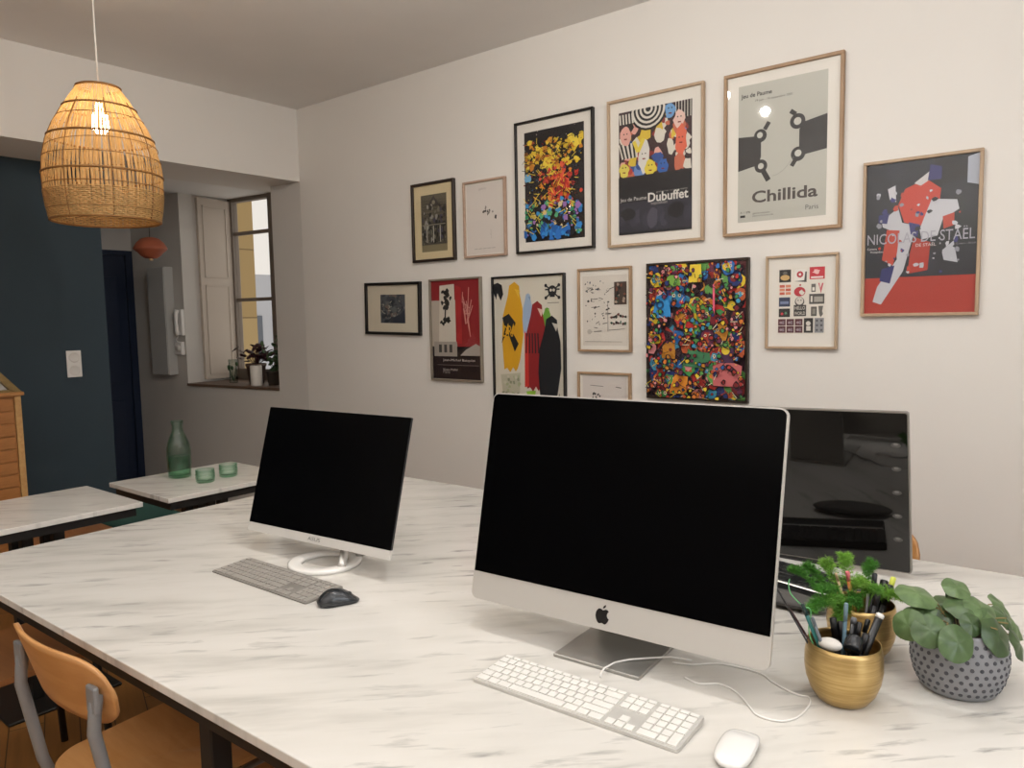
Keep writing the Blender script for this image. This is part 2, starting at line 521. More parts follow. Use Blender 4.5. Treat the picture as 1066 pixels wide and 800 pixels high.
def picture(label, box, fw, fmat, prt, art, mat=None, depth=0.022, tilt=0.0, matcol=None, group='framed posters and prints on the wall'):
    """box = x0,x1,z0,z1 on the wall; art = u0,v0,u1,v1 of the sheet inside the frame; prt(Print) draws it"""
    x0, x1, z0, z1 = box
    cx, cz = (x0 + x1) / 2, (z0 + z1) / 2
    t = thing('picture_frame', label, 'picture', (cx, WY - 0.002, cz), 0, group)
    t.rotation_euler = (0, tilt, 0)
    W, H = x1 - x0, z1 - z0
    yf = -depth
    mb = MB()
    for (a, b, c, d) in ((-W / 2, W / 2, H / 2 - fw, H / 2), (-W / 2, W / 2, -H / 2, -H / 2 + fw), (-W / 2, -W / 2 + fw, -H / 2 + fw, H / 2 - fw), (W / 2 - fw, W / 2, -H / 2 + fw, H / 2 - fw)):
        mb.bbox(a, b, yf, 0, c, d, 0.0015, 1)
    mb.build('frame', fmat, t)
    iw, ih = W - 2 * fw, H - 2 * fw
    MB().box(-iw / 2, iw / 2, -0.008, -0.002, -ih / 2, ih / 2).build('mount_board', matcol or M_MAT, t)
    u0, v0, u1, v1 = art
    p = Print(iw * (u1 - u0), ih * (v1 - v0)); prt(p)
    p.build(t, -iw / 2 + iw * u0, -ih / 2 + ih * v0, -0.0085)
    MB().box(-iw / 2, iw / 2, yf + 0.006, yf + 0.0075, -ih / 2, ih / 2).build('glass', M_GLASS, t)
    return t

SC = FY / 3.0
def bx(x0, x1, z0, z1):
    return (x0 * SC, x1 * SC, CH + (z0 - 0.70747) * SC, CH + (z1 - 0.70747) * SC)

def art_rings(p):
    p.rect(0, 0, 1, 1, '#B9B7AC')
    D = '#2A2624'
    p.poly([(0, .38), (.24, .41), (.27, .47), (.27, .58), (.24, .62), (0, .63)], D)
    p.poly([(1, .46), (.76, .44), (.70, .50), (.70, .62), (.76, .67), (1, .70)], D)
    for (u, v, r) in ((.26, .62, .075), (.27, .40, .075), (.68, .68, .085), (.69, .45, .08)):
        p.circ(u, v, r, D)
    for (u, v, r) in ((.255, .625, .034), (.27, .40, .034), (.68, .68, .042), (.69, .455, .038)):
        p.circ(u, v, r, '#C4C2B8')
    p.stroke((.31, .66), (.36, .71), .018, D); p.stroke((.30, .36), (.36, .29), .022, D)
    p.stroke((.66, .73), (.60, .76), .018, D); p.stroke((.66, .41), (.62, .37), .018, D)
    for k in range(8):
        a = (.40 + .03 * k, .318 + .0018 * k * k); p.stroke(a, (a[0] + .03, a[1] + .0018 * (2 * k + 1)), .0015, '#8F8C84')
    p.word('Jeu de Paume', .03, .90, .36, None, '#2A2624', .02)
    p.word('19 juin - 16 septembre 2001', .2, .865, .42, None, '#4A4744')
    p.word('Chillida', .17, .135, .74, .088, '#4A423E', .022)
    p.word('A. 1 SPB', .03, .065, .12, None, '#2A2624'); p.rect(.03, .035, .09, .052, '#1E1C1B')
    p.word('galerie nationale', .18, .05, .2, None, '#6A6762'); p.word('place de la Concorde', .18, .032, .24, None, '#6A6762')
    p.word('Paris', .78, .05, .14, None, '#6A6762')

def art_faces(p):
    rnd = random.Random(5)
    p.rect(0, 0, 1, 1, '#17151A')
    p.rect(0, .47, 1, 1, '#3A2226')
    pal = ['#B33A30', '#D9D2C4', '#26201F', '#C46A4E', '#2E4D8E', '#D8B93C', '#8C2F2A', '#E2A79A', '#D9D2C4', '#6A8CC4']
    for k in range(70):
        u, v = rnd.uniform(.03, .97), rnd.uniform(.5, .98)
        p.blob(u, v, rnd.uniform(.03, .085), rnd.choice(pal), rnd, 9, .35, rnd.uniform(.8, 1.6))
    for k in range(9):                       # nested arches and stripes, black on white
        p.circ(.42, .99, .26 - .028 * k, '#1B1818' if k % 2 == 0 else '#DAD4C8', 22)
    for k in range(9):
        p.stroke((.02 + .022 * k, .98), (.03 + .022 * k, .90), .009, '#1B1818' if k % 2 else '#DAD4C8')
        p.stroke((.0 + .03 * k, .74), (.06 + .025 * k, .62), .011, '#1B1818' if k % 2 else '#DAD4C8')
    for k in range(5):
        p.rect(.78, .88 + .022 * k, 1, .893 + .022 * k, '#1B1818')
    for k in range(6):
        p.rect(.79 + .038 * k, .87, .80 + .038 * k, 1, '#DAD4C8')
    for (u, v, c, s) in ((.1, .80, '#E0A79A', 1.6), (.36, .62, '#D8D4CC', 2.6), (.84, .86, '#E6C2B6', 1.4), (.86, .70, '#D9674A', 2.6), (.62, .52, '#2F5FA8', 1.2), (.08, .53, '#D9C95A', 1.2), (.45, .52, '#E0C945', 1.3), (.72, .94, '#6FA0D0', 1.2)):
        p.blob(u, v, .075, c, rnd, 14, .18, s)
        for e in (-.022, .022): p.circ(u + e, v + .02, .009, '#1B1818', 8)
        p.stroke((u - .02, v - .02), (u + .02, v - .022), .006, '#7A1E1A')
    p.stroke((.22, .75), (.28, .66), .018, '#E0C945'); p.stroke((.28, .66), (.36, .76), .018, '#E0C945')
    p.rect(0, 0, 1, .47, '#17151A')
    p.rect(0, .02, 1, .26, '#2B2A36')
    for k in range(16):
        u = .04 + k * .06; p.blob(u, .13 + .03 * math.sin(k * 1.7), .06, ['#34333F', '#3B3A46', '#2A2934'][k % 3], rnd, 9, .3, 1.5)
    p.blob(.14, .16, .10, '#14131A', rnd, 12, .2, .8); p.blob(.80, .16, .12, '#14131A', rnd, 12, .2, .8); p.blob(.48, .12, .07, '#4A4955', rnd, 10, .2, 2.0)
    for k in range(4): p.rect(0, .465 - .006 * k, 1, .468 - .006 * k, '#2A2322')
    p.word('galerie nationale', .53, .31, .42, .018, '#8D8A86')
    p.word('Jeu de Paume', .02, .262, .38, .04, '#BDBAB4', .01)
    p.word('Dubuffet', .42, .245, .54, .075, '#D8D5CE', .02)
    p.word('exposition', .46, .215, .22, None, '#A7A49E')

def art_patches(p):
    rnd = random.Random(8)
    p.rect(0, 0, 1, 1, '#23252C')
    p.rect(0, .42, 1, .62, '#1E2326'); p.rect(0, 0, 1, .24, '#A93325')
    for k in range(14): p.blob(rnd.random(), rnd.uniform(.3, .95), rnd.uniform(.06, .12), rnd.choice(['#22252E', '#2A2C35', '#1E2428', '#262A2C']), rnd, 7, .3)
    p.poly([(.60, .80), (.90, .86), (.95, 1.0), (.62, 1.0)], '#1C1B1E')
    p.poly([(.36, .82), (.55, .87), (.68, .80), (.66, .66), (.52, .57), (.36, .60), (.30, .72)], '#BE3A28')
    p.poly([(.44, .85), (.58, .92), (.57, .86), (.50, .83)], '#C9C5C4')
    p.poly([(.20, .83), (.27, .85), (.28, .74), (.22, .76)], '#C9C7CC')
    p.poly([(.15, .62), (.30, .70), (.34, .60), (.44, .58), (.44, .50), (.36, .28), (.16, .06), (.08, .08), (.12, .18), (.30, .36), (.28, .54), (.16, .58)], '#BFBFC4')
    p.poly([(.60, .74), (.82, .72), (.84, .66), (.70, .60), (.66, .50), (.52, .48), (.50, .55)], '#C4C4C9')
    p.poly([(.20, .56), (.32, .55), (.30, .40), (.26, .32), (.16, .36)], '#B5402D')
    p.poly([(.45, .50), (.60, .46), (.58, .28), (.40, .26), (.42, .40)], '#A93325')
    p.poly([(.70, .62), (.80, .64), (.80, .56), (.71, .54)], '#B5402D')
    p.poly([(.90, .82), (1, .80), (1, 1), (.90, .98)], '#A9ADB8')
    p.poly([(.56, .86), (.68, .86), (.68, .94), (.58, .96)], '#2F2F66'); p.poly([(.40, .60), (.50, .58), (.48, .50), (.42, .52)], '#33336E')
    p.poly([(.16, .30), (.28, .32), (.24, .20), (.14, .22)], '#2C3066'); p.poly([(.12, .66), (.22, .67), (.20, .60), (.12, .61)], '#2C3066')
    p.poly([(.70, .40), (.80, .46), (.84, .32), (.72, .34)], '#B9BAC0')
    for k in range(60): p.blob(rnd.uniform(.1, .85), rnd.uniform(.26, .80), rnd.uniform(.008, .028), rnd.choice(['#BFBFC4', '#23252C', '#C4C4C9', '#33336E', '#8F9098', '#B5402D']), rnd, 6, .5)
    p.word('NICOLAS DE STAËL', .02, .465, .96, .085, '#A5A4AE')
    p.word('DE STAËL', .47, .435, .18, .024, '#D8C9C4'); p.word('Centre', .02, .43, .09, None, '#D6D3D0'); p.word('Pompidou', .05, .405, .12, None, '#D6D3D0')
    p.word('12 mars - 30 juin', .82, .43, .17, None, '#8D8C92')

def art_riot(p, seed=3):
    rnd = random.Random(seed)
    p.rect(0, 0, 1, 1, '#16151B')
    yel = ['#E0BE2E', '#D99A2B', '#F0D54A', '#C97F22', '#E8C83C']; red = ['#C2372C', '#D9472F', '#A92A2A', '#E0583A']
    for k in range(26): p.circ(rnd.random(), rnd.random(), rnd.uniform(.004, .010), '#D8D4C8', 6)
    for k in range(110): p.blob(rnd.uniform(.02, .62), rnd.gauss(.78, .06), rnd.uniform(.012, .05), rnd.choice(yel + ['#B5532A', '#8C5A20']), rnd, 9, .5, .8)
    for k in range(18): p.blob(rnd.gauss(.84, .06), rnd.gauss(.84, .05), rnd.uniform(.02, .06), rnd.choice(yel), rnd, 9, .5)
    for k in range(20): p.blob(rnd.uniform(.3, .9), rnd.gauss(.68, .03), rnd.uniform(.02, .06), rnd.choice(yel), rnd, 9, .5, .8)
    for k in range(110): p.blob(rnd.gauss(.58, .16), rnd.gauss(.48, .08), rnd.uniform(.012, .05), rnd.choice(red + ['#D98A2B']), rnd, 9, .45)
    for k in range(150): p.blob(rnd.uniform(.03, .97), rnd.uniform(.03, .36), rnd.uniform(.012, .045), rnd.choice(['#2B6FB0', '#2F8A62', '#57A878', '#D9C49A', '#9A6FB0', '#3D8FC9', '#1F3F78', '#C9B04A', '#1D1C22']), rnd, 9, .4)
    for k in range(30): p.blob(rnd.gauss(.5, .17), rnd.gauss(.07, .035), rnd.uniform(.03, .06), rnd.choice(['#2B6FC0', '#3488D0', '#1F5FA8']), rnd, 9, .3)
    p.blob(.08, .58, .06, '#6FA9D0', rnd, 12, .2)
    for k in range(160): p.blob(rnd.random(), rnd.uniform(.3, .9), rnd.uniform(.005, .014), rnd.choice(['#16151B', '#5A2A16', '#8C2A20', '#E0BE2E', '#2A4A6A']), rnd, 7, .5)
    for k in range(200):
        a = (rnd.uniform(.05, .9), rnd.uniform(.05, .9)); p.stroke(a, (a[0] + rnd.uniform(-.12, .12), a[1] + rnd.uniform(-.06, .06)), .003, rnd.choice(['#3A1E14', '#16151B', '#F0D54A']))

def art_crowd(p):
    rnd = random.Random(21)
    p.rect(0, 0, 1, 1, '#3A1B26')
    pal = ['#C2302C', '#2D6FB8', '#E3C22F', '#3E8C4A', '#D97A2B', '#6A2A4A', '#1F2F6A', '#D98A8A', '#5F9A4A', '#3A8FB0', '#B5532A', '#7A1E22', '#C9862B', '#A8322A']
    for k in range(210):
        p.blob(rnd.random(), rnd.random(), rnd.uniform(.03, .08), rnd.choice(pal + ['#2A1420', '#1E1A2A', '#5A1E22']), rnd, 10, .35, rnd.uniform(.8, 1.5))
    spots = [(rnd.random(), rnd.random()) for _ in range(60)]
    for (u, v) in spots:                     # plain lumpy heads, some with eyes
        c = rnd.choice(pal); r = rnd.uniform(.035, .09)
        p.blob(u, v, r * 1.14, '#1D1016', rnd, 14, .16, 1.2); p.blob(u, v, r, c, rnd, 14, .18, 1.2)
        p.blob(u - r * .2, v + r * .1, r * .62, rnd.choice(pal), rnd, 9, .4)
        for k in range(4): p.blob(u + rnd.uniform(-.8, .8) * r, v + rnd.uniform(-.6, .6) * r, r * .2, rnd.choice(pal + ['#1D1016']), rnd, 7, .5)
        if rnd.random() < .5:
            for e in (-.34, .34):
                p.circ(u + e * r, v + .18 * r, r * .2, '#E3D6B8', 9); p.circ(u + e * r, v + .18 * r, r * .1, '#17121A', 7)
    p.poly([(.05, .60), (.26, .61), (.24, .74), (.17, .81), (.10, .77)], '#2F8AC9'); p.circ(.14, .70, .045, '#16446E'); p.circ(.14, .70, .022, '#2F8AC9')
    p.poly([(.44, .86), (.58, .86), (.57, .99), (.46, .99)], '#E8C93A'); p.poly([(.20, .83), (.36, .84), (.34, .92), (.22, .92)], '#7FB04A')
    p.stroke((.70, .84), (.70, .62), .010, '#E0607A'); p.stroke((.70, .62), (.68, .52), .028, '#7A1E2A')
    p.poly([(.70, .10), (.96, .10), (.98, .25), (.84, .29), (.68, .24)], '#C96A6A'); p.poly([(.77, .27), (.90, .27), (.90, .38), (.78, .38)], '#4A2A4A'); p.circ(.82, .36, .04, '#E8C93A')
    p.poly([(.24, .04), (.42, .02), (.44, .16), (.30, .18)], '#DE8A2B'); p.poly([(.38, .24), (.70, .22), (.66, .34), (.44, .36)], '#3F7A52')
    for k in range(330):
        u, v, r = rnd.random(), rnd.random(), rnd.uniform(.008, .022)
        p.blob(u, v, r * 1.5, '#1D1016', rnd, 8, .3); p.blob(u, v, r, rnd.choice(pal), rnd, 7, .35)
    for k in range(170):
        a = (rnd.random(), rnd.random()); p.stroke(a, (a[0] + rnd.uniform(-.07, .07), a[1] + rnd.uniform(-.05, .05)), .003, rnd.choice(['#17121A', '#17121A', '#3A1B26', '#D9CDB0', '#E3C22F']))

def bird(p, u, v, w, h, c, c2):
    """a hunched cloaked shape standing upright"""
    p.poly([(u - .42 * w, v), (u - .5 * w, v + .35 * h), (u - .44 * w, v + .62 * h), (u - .2 * w, v + .84 * h), (u - .12 * w, v + .96 * h), (u + .12 * w, v + h), (u + .34 * w, v + .95 * h), (u + .36 * w, v + .86 * h), (u + .48 * w, v + .7 * h), (u + .5 * w, v + .4 * h), (u + .34 * w, v + .12 * h), (u + .22 * w, v + .02 * h), (u + .12 * w, v - .02 * h), (u, v + .03 * h), (u - .14 * w, v - .03 * h), (u - .28 * w, v + .02 * h)], c)
    p.poly([(u + .12 * w, v + .92 * h), (u + .38 * w, v + .9 * h), (u + .30 * w, v + .82 * h)], c2)

def art_birds(p):
    rnd = random.Random(2)
    p.rect(0, 0, 1, 1, '#D6CFBF')
    p.poly([(0, .96), (.06, .97), (.12, .95), (.14, .88), (.10, .83), (.05, .89), (.03, .84), (0, .88)], '#1A191C')
    bird(p, .27, .30, .32, .67, '#D9A21F', '#E6B83A'); bird(p, .49, .58, .14, .30, '#9FB4CC', '#7F9AB8'); bird(p, .76, .60, .12, .17, '#6AA03A', '#8FBF5A')
    bird(p, .60, .16, .30, .66, '#8E1F22', '#D9B8A8'); p.poly([(.44, .17), (.50, .18), (.50, .55), (.45, .6)], '#C9342B')
    p.poly([(.08, .26), (.38, .28), (.36, .10), (.30, .04), (.12, .05)], '#BDB9A2')
    for k in range(30): p.blob(rnd.uniform(.1, .36), rnd.uniform(.06, .26), .02, rnd.choice(['#A9AF8C', '#8F937A', '#C9C5B0']), rnd, 7, .4)
    p.poly([(.46, .14), (.60, .15), (.58, .08), (.50, .07)], '#8FB83A')
    p.poly([(.1, .50), (.16, .62), (.12, .70), (.22, .73), (.32, .66), (.28, .58), (.36, .50), (.30, .44), (.22, .56), (.16, .56)], '#1A191C')
    for k in range(3): p.poly([(.16 + .08 * k, .58), (.21 + .08 * k, .66), (.22 + .08 * k, .57)], '#D9A21F')
    p.word('DRAB', .13, .555, .26, .085, '#D9A21F')
    for k in range(5): p.stroke((.47 + .045 * k, .43), (.48 + .04 * k, .58), .008, '#1A191C')
    bird(p, .80, .06, .32, .65, '#15171C', '#C9C4B8')
    p.poly([(.88, .04), (.93, .14), (.96, .04), (.92, .07)], '#15171C')
    # skull over crossed bones
    for (a, b) in (((.76, .93), (.94, .84)), ((.76, .84), (.94, .93)), ((.75, .90), (.95, .90))): p.stroke(a, b, .008, '#1A191C')
    for (u, v) in ((.76, .93), (.94, .93), (.76, .84), (.94, .84)): p.circ(u, v, .02, '#1A191C', 10)
    p.circ(.85, .89, .06, '#1A191C'); p.circ(.83, .895, .017, '#D6CFBF', 8); p.circ(.87, .895, .017, '#D6CFBF', 8); p.rect(.815, .845, .885, .875, '#1A191C')
    p.rect(.78, .80, .94, .806, '#8A857A')

def art_redblack(p):
    rnd = random.Random(4)
    p.rect(0, 0, 1, 1, '#8E2226'); p.rect(0, 0, 1, .33, '#1E1418')
    p.rect(0, .33, .52, .80, '#B9AEA0'); p.poly([(.14, .36), (.50, .36), (.48, .96), (.18, .95)], '#CFC6B8'); p.poly([(.5, .36), (.62, .36), (.62, .92), (.5, .95)], '#A52A2B')
    for k in range(30): p.blob(.32 + rnd.gauss(0, .045), rnd.uniform(.72, .90), .03, '#2A2724', rnd, 7, .5)
    for k in range(12): p.blob(.30 + rnd.gauss(0, .05), rnd.uniform(.56, .64), .03, '#2A2724', rnd, 7, .5)
    p.stroke((.30, .74), (.28, .58), .010, '#2A2724')
    for k in range(14): p.stroke((.72 + rnd.uniform(-.1, .12), rnd.uniform(.5, .94)), (.74 + rnd.uniform(-.1, .12), rnd.uniform(.4, .9)), .006, '#C98A80')
    p.rect(.04, .23, .52, .38, '#A59C92')
    for k in range(3): p.rect(.14 + .11 * k, .27, .2 + .11 * k, .35, '#4A4642')
    p.poly([(.58, .24), (1, .24), (1, .33), (.9, .36), (.7, .30)], '#A59C92')
    p.word('Jean-Michel Basquiat', .22, .175, .66, .03, '#D8CFC6'); p.rect(.1, .14, .95, .144, '#8A7F78')
    p.word('Musée Maillol', .22, .085, .3, .022, '#C9BFB6'); p.word('Paris', .22, .055, .14, None, '#A79E96')

def art_sketch(p):
    rnd = random.Random(9)
    p.rect(0, 0, 1, 1, '#DCD3CB')
    for k in range(14): p.blob(.57 + rnd.gauss(0, .09), .60 + rnd.gauss(0, .025), .022, rnd.choice(['#3A3633', '#6A635E', '#8A827A']), rnd, 6, .6)
    for k in range(7): p.blob(.80 + rnd.gauss(0, .02), .50 + rnd.gauss(0, .02), .02, '#3A3633', rnd, 6, .6)
    for k in range(6): p.blob(.66 + rnd.gauss(0, .03), .30 + rnd.gauss(0, .03), .008, '#8A8278', rnd, 6, .6)
    for k in range(5): p.stroke((.2 + .12 * k, .07), (.29 + .12 * k, .075), .003, '#A59D95')
    p.word('galerie', .35, .9, .2, None, '#B9B0A8')

def art_etching(p):
    rnd = random.Random(11)
    p.rect(0, 0, 1, 1, '#8A7F62'); p.rect(0, .12, 1, 1, '#5A5446')
    for k in range(16): p.rect(.06, .14 + .05 * k, .94, .15 + .05 * k, rnd.choice(['#3A362F', '#453F38', '#6A6454']))
    p.poly([(.25, .80), (.5, .98), (.75, .80)], '#3A3733'); p.circ(.5, .86, .06, '#8A8676')
    for k in range(90): p.blob(rnd.uniform(.06, .94), rnd.uniform(.16, .80), rnd.uniform(.02, .06), rnd.choice(['#2B2824', '#3A3630', '#9C9A92', '#4A4656', '#7A7668', '#23211E']), rnd, 7, .5, 1.4)
    for k in range(7): p.stroke((.10 + .13 * k, .16), (.10 + .13 * k, .45), .008, '#B5B1A6' if k % 2 else '#2B2824')
    p.stroke((.05, .47), (.95, .47), .006, '#8A8676')

def art_ink(p):
    rnd = random.Random(13)
    p.rect(0, 0, 1, 1, '#55585C')
    for k in range(60): p.blob(rnd.random(), rnd.random(), rnd.uniform(.04, .1), rnd.choice(['#3A3D42', '#6A6C6C', '#44484E', '#2E3138', '#7A6A62']), rnd, 8, .5)
    for k in range(40):
        a = (rnd.random(), rnd.uniform(.2, .9)); p.stroke(a, (a[0] + rnd.uniform(-.12, .12), a[1] + rnd.uniform(-.1, .1)), .004, rnd.choice(['#A5A59A', '#B9B5A2', '#23262C']))
    p.poly([(.5, 0), (1, 0), (1, .5), (.8, .3), (.55, .2)], '#2F3440')

def art_notes(p):
    rnd = random.Random(17)
    p.rect(0, 0, 1, 1, '#D9D1C6')
    for k in range(38): p.blob(rnd.uniform(.06, .62), rnd.uniform(.35, .92), rnd.uniform(.008, .022), rnd.choice(['#3A3836', '#5A5550', '#2B3A4A', '#8A847C']), rnd, 6, .6)
    for k in range(22):
        a = (rnd.uniform(.1, .62), rnd.uniform(.2, .88)); p.stroke(a, (a[0] + rnd.uniform(-.12, .14), a[1] + rnd.uniform(-.04, .04)), .003, '#55504A')
    p.rect(.72, .58, .99, .90, '#4A3A32')
    for k in range(20): p.blob(rnd.uniform(.74, .97), rnd.uniform(.6, .88), .03, rnd.choice(['#2B2622', '#7A4A38', '#A59080', '#3A4A42']), rnd, 7, .5)
    for (v, c) in ((.42, '#6A3A36'), (.32, '#5A3A3A')):
        for k in range(7): p.blob(.66 + .05 * k, v + rnd.uniform(-.02, .02), .028, rnd.choice([c, '#2B2622', '#3F5A4A']), rnd, 7, .5)
    p.stroke((.58, .2), (.58, .62), .003, '#8A847C'); p.stroke((.6, .22), (.95, .24), .003, '#8A847C')
    p.circ(.16, .20, .05, '#BFB7AC'); p.stroke((.26, .2), (.44, .21), .004, '#8A847C'); p.stroke((.05, .06), (.9, .055), .003, '#B5ADA2')

def art_scribble(p):
    rnd = random.Random(19)
    p.rect(0, 0, 1, 1, '#D8CFC8')
    p.stroke((.18, .88), (.48, .87), .003, '#6A635C'); p.stroke((.76, .87), (.88, .86), .004, '#55504A')
    for k in range(16): p.blob(.3 + rnd.gauss(0, .06), .7 + rnd.gauss(0, .06), .02, '#26221F', rnd, 6, .6)
    for k in range(10): p.blob(.72 + rnd.gauss(0, .08), .58 + rnd.gauss(0, .06), .02, '#26221F', rnd, 6, .6)
    for k in range(18):
        a = (rnd.uniform(.15, .85), rnd.uniform(.15, .7)); p.stroke(a, (a[0] + rnd.uniform(-.1, .1), a[1] + rnd.uniform(-.1, .1)), .004, '#3A3531')

def art_stickers(p):
    p.rect(0, 0, 1, 1, '#E3DCD0')
    K = '#2B2826'; r = '#B5303A'
    p.rect(.02, .79, .27, .98, K); p.circ(.145, .86, .10, '#C9A468', 18, .6); p.circ(.145, .93, .05, '#6A6660', 12, .6)
    p.poly([(.34, .82), (.55, .79), (.59, .95), (.56, .98), (.36, .98)], '#E9E4DC'); p.poly([(.34, .80), (.60, .78), (.60, .94), (.57, .94), (.55, .81)], '#4A4642'); p.circ(.46, .90, .07, r, 9); p.circ(.46, .90, .03, '#E9E4DC', 6)
    p.rect(.66, .82, .97, 1.0, '#C2303C'); p.rect(.69, .835, .94, .86, '#E9DCD6'); p.blob(.80, .93, .08, '#E9B9B5', random.Random(1), 9, .4, .6)
    for i in range(2):
        for j in range(3): p.rect(.03 + .13 * i, .60 + .055 * j, .14 + .13 * i, .64 + .055 * j, '#D98A6A' if (i + j) % 2 else '#C9604A')
    p.circ(.46, .64, .12, '#B5303A', 20, .85); p.blob(.50, .63, .05, '#E3DCD0', random.Random(2), 9, .3); p.circ(.47, .74, .02, r, 8)
    p.rect(.70, .63, .79, .75, '#6A6660'); p.rect(.72, .65, .77, .70, '#E3DCD0'); p.poly([(.84, .76), (.87, .76), (.88, .68), (.92, .76), (.95, .76), (.91, .64), (.90, .60), (.88, .66)], '#C9606A')
    p.rect(.02, .42, .26, .56, '#343C55'); p.rect(.05, .46, .23, .50, '#7A86A5')
    p.rect(.02, .26, .26, .39, K); p.circ(.09, .31, .03, '#C9404A', 9); p.circ(.17, .32, .03, '#5A8A6A', 9)
    p.circ(.46, .49, .10, '#4A4642', 16); p.circ(.46, .50, .08, '#D8D1C6', 16); p.circ(.43, .51, .014, K, 8); p.circ(.49, .51, .014, K, 8)
    p.rect(.34, .27, .60, .44, '#3A3734')
    p.word('HELLO', .36, .37, .22, .05, '#E3DCD0'); p.word('WORLD', .36, .29, .22, .05, '#E3DCD0')
    p.rect(.66, .45, .97, .60, '#4A4742'); p.rect(.76, .48, .94, .56, '#A59F95'); p.rect(.69, .48, .73, .57, '#D8D1C6')
    p.rect(.70, .27, .82, .41, '#5A5650'); p.rect(.73, .30, .79, .38, '#8A857C'); p.poly([(.85, .42), (.95, .42), (.93, .34), (.95, .30), (.90, .25), (.87, .30)], '#6A6660')
    for i in range(3):
        for j in range(2):
            p.rect(.01 + .18 * i, .02 + .11 * j, .17 + .18 * i, .12 + .11 * j, '#5A2A32'); p.circ(.07 + .18 * i, .065 + .11 * j, .035, '#A59098', 8, .8); p.rect(.10 + .18 * i, .04 + .11 * j, .14 + .18 * i, .09 + .11 * j, '#8A7A82')
    p.rect(.56, .02, .75, .24, K); p.circ(.65, .16, .05, '#D8D1C6', 10); p.rect(.61, .05, .70, .12, '#D8D1C6')
    p.rect(.78, .02, .97, .24, '#8A8A8C')
    for i in range(2):
        for j in range(3): p.circ(.83 + .09 * i, .06 + .07 * j, .024, '#4A4A4E', 8)

def from_px(tl, tr, br, bl):
    q = [on_y(*t, FY) for t in (tl, tr, br, bl)]
    return ((q[0].x + q[3].x) / 2, (q[1].x + q[2].x) / 2, (q[2].z + q[3].z) / 2, (q[0].z + q[1].z) / 2)

picture('large oak framed poster reading Chillida with dark blocks and rings', bx(-1.26881, -.80667, 1.02207, 1.66583), .014, M_OAK2, art_rings, (.105, .065, .895, .935))
picture('oak framed poster reading Dubuffet, colourful faces above dark band', bx(-1.82010, -1.35530, 1.01739, 1.66784), .013, M_OAK, art_faces, (.10, .065, .90, .925))
picture('rightmost oak framed poster of red and white patches reading NICOLAS DE STAËL', bx(-.73308, -.35724, .68759, 1.24666), .012, M_OAK, art_patches, (0.0, 0.0, 1.0, 1.0))
picture('black framed print of yellow, red and blue shapes under starry black', bx(-2.35388, -1.89507, 1.02404, 1.66358), .012, M_BLACKF, art_riot, (.10, .07, .90, .93))
picture('narrow black framed dark etching with wide cream mount, leftmost of upper row', bx(-3.09640, -2.77119, 1.02369, 1.45512), .016, M_BROWNF, art_etching, (.18, .10, .84, .87), matcol=flat('#D9C8A0', 0.8))
picture('pale pink-brown framed near-white sheet with small ink marks', bx(-2.70687, -2.42056, 1.02503, 1.42006), .012, wood('pinkish_oak', 'A98C78', 'BC9F8A', .5), art_sketch, (.03, .02, .97, .98))
picture('small oak framed sheet of sixteen sticker designs', bx(-1.08934, -.81396, .56508, .93202), .010, M_OAK, art_stickers, (.15, .14, .86, .88))
picture('dark framed poster crammed with colourful round faces, no mount', bx(-1.62292, -1.15820, .33703, .93455), .012, M_BROWNF, art_crowd, (.0, .0, 1, 1))
picture('small oak framed sheet of scattered notes and a brown photo', bx(-1.98956, -1.70164, .54090, .93084), .011, M_OAK2, art_notes, (.05, .05, .95, .93))
b4 = from_px((511.5, 289), (588, 283.5), (588, 427), (514, 431))
picture('black framed poster of hunched birds in yellow, red and black', b4, .011, M_BLACKF, art_birds, (0, 0, 1, 1))
b5 = from_px((446.5, 291), (501, 288), (501, 398.5), (448.5, 395.5))
picture('grey-brown framed red poster with white lettering on black foot', b5, .011, flat('#8A7F70', .5), art_redblack, (.0, .0, 1, 1))
b6 = from_px((378.5, 296), (436, 292), (438.5, 348.5), (381.5, 349))
picture('small black framed grey ink picture, lowest at the left, slightly tilted', b6, .018, M_BLACKF, art_ink, (.26, .19, .74, .80), matcol=flat('#D3C9B4', 0.8), tilt=R(1.2))
q0 = on_y(601, 387, FY); q1 = on_y(656, 388.5, FY)
wq = q1.x - q0.x
picture('small oak framed sketch half hidden behind the big screen', (q0.x, q1.x, q0.z - wq * 1.36, q0.z), .011, M_OAK2, art_scribble, (.05, .03, .95, .97))

# ------------------------------------------------------------------ tables
TY = R(1.028)
ca, sa = math.cos(TY), math.sin(TY)
tx0, tx1, ty0, ty1 = -2.686, 0.75, 0.699, 2.350
tab = thing('meeting_table', 'large rectangular table with white veined marble top on black steel frame', 'table', (0, 0, 0), TY)
MB().bbox(tx0, tx1, ty0, ty1, TZ - 0.02, TZ, 0.0022, 2).build('tabletop', M_MARBLE, tab)
mb = MB()
for (a, b, c, d) in ((tx0 + .02, tx1 - .02, ty0 + .012, ty0 + .05), (tx0 + .02, tx1 - .02, ty1 - .05, ty1 - .012), (tx0 + .015, tx0 + .055, ty0 + .02, ty1 - .02), (tx1 - .055, tx1 - .015, ty0 + .02, ty1 - .02)):
    mb.box(a, b, c, d, TZ - 0.05, TZ - 0.0205)
mb.build('frame', M_STEEL, tab)
lp = on_z(202.5, 750, TZ - 0.06)
for (lx, ly) in ((lp.x + .02, ty0 + .06), (-1.33, ty1 - .07), (tx0 + .06, ty1 - .07), (tx1 - .07, ty0 + .06), (tx1 - .07, ty1 - .07)):
    MB().bbox(lx - .022, lx + .022, ly - .022, ly + .022, 0, TZ - 0.05, .003, 1).build('leg', M_STEEL, tab)

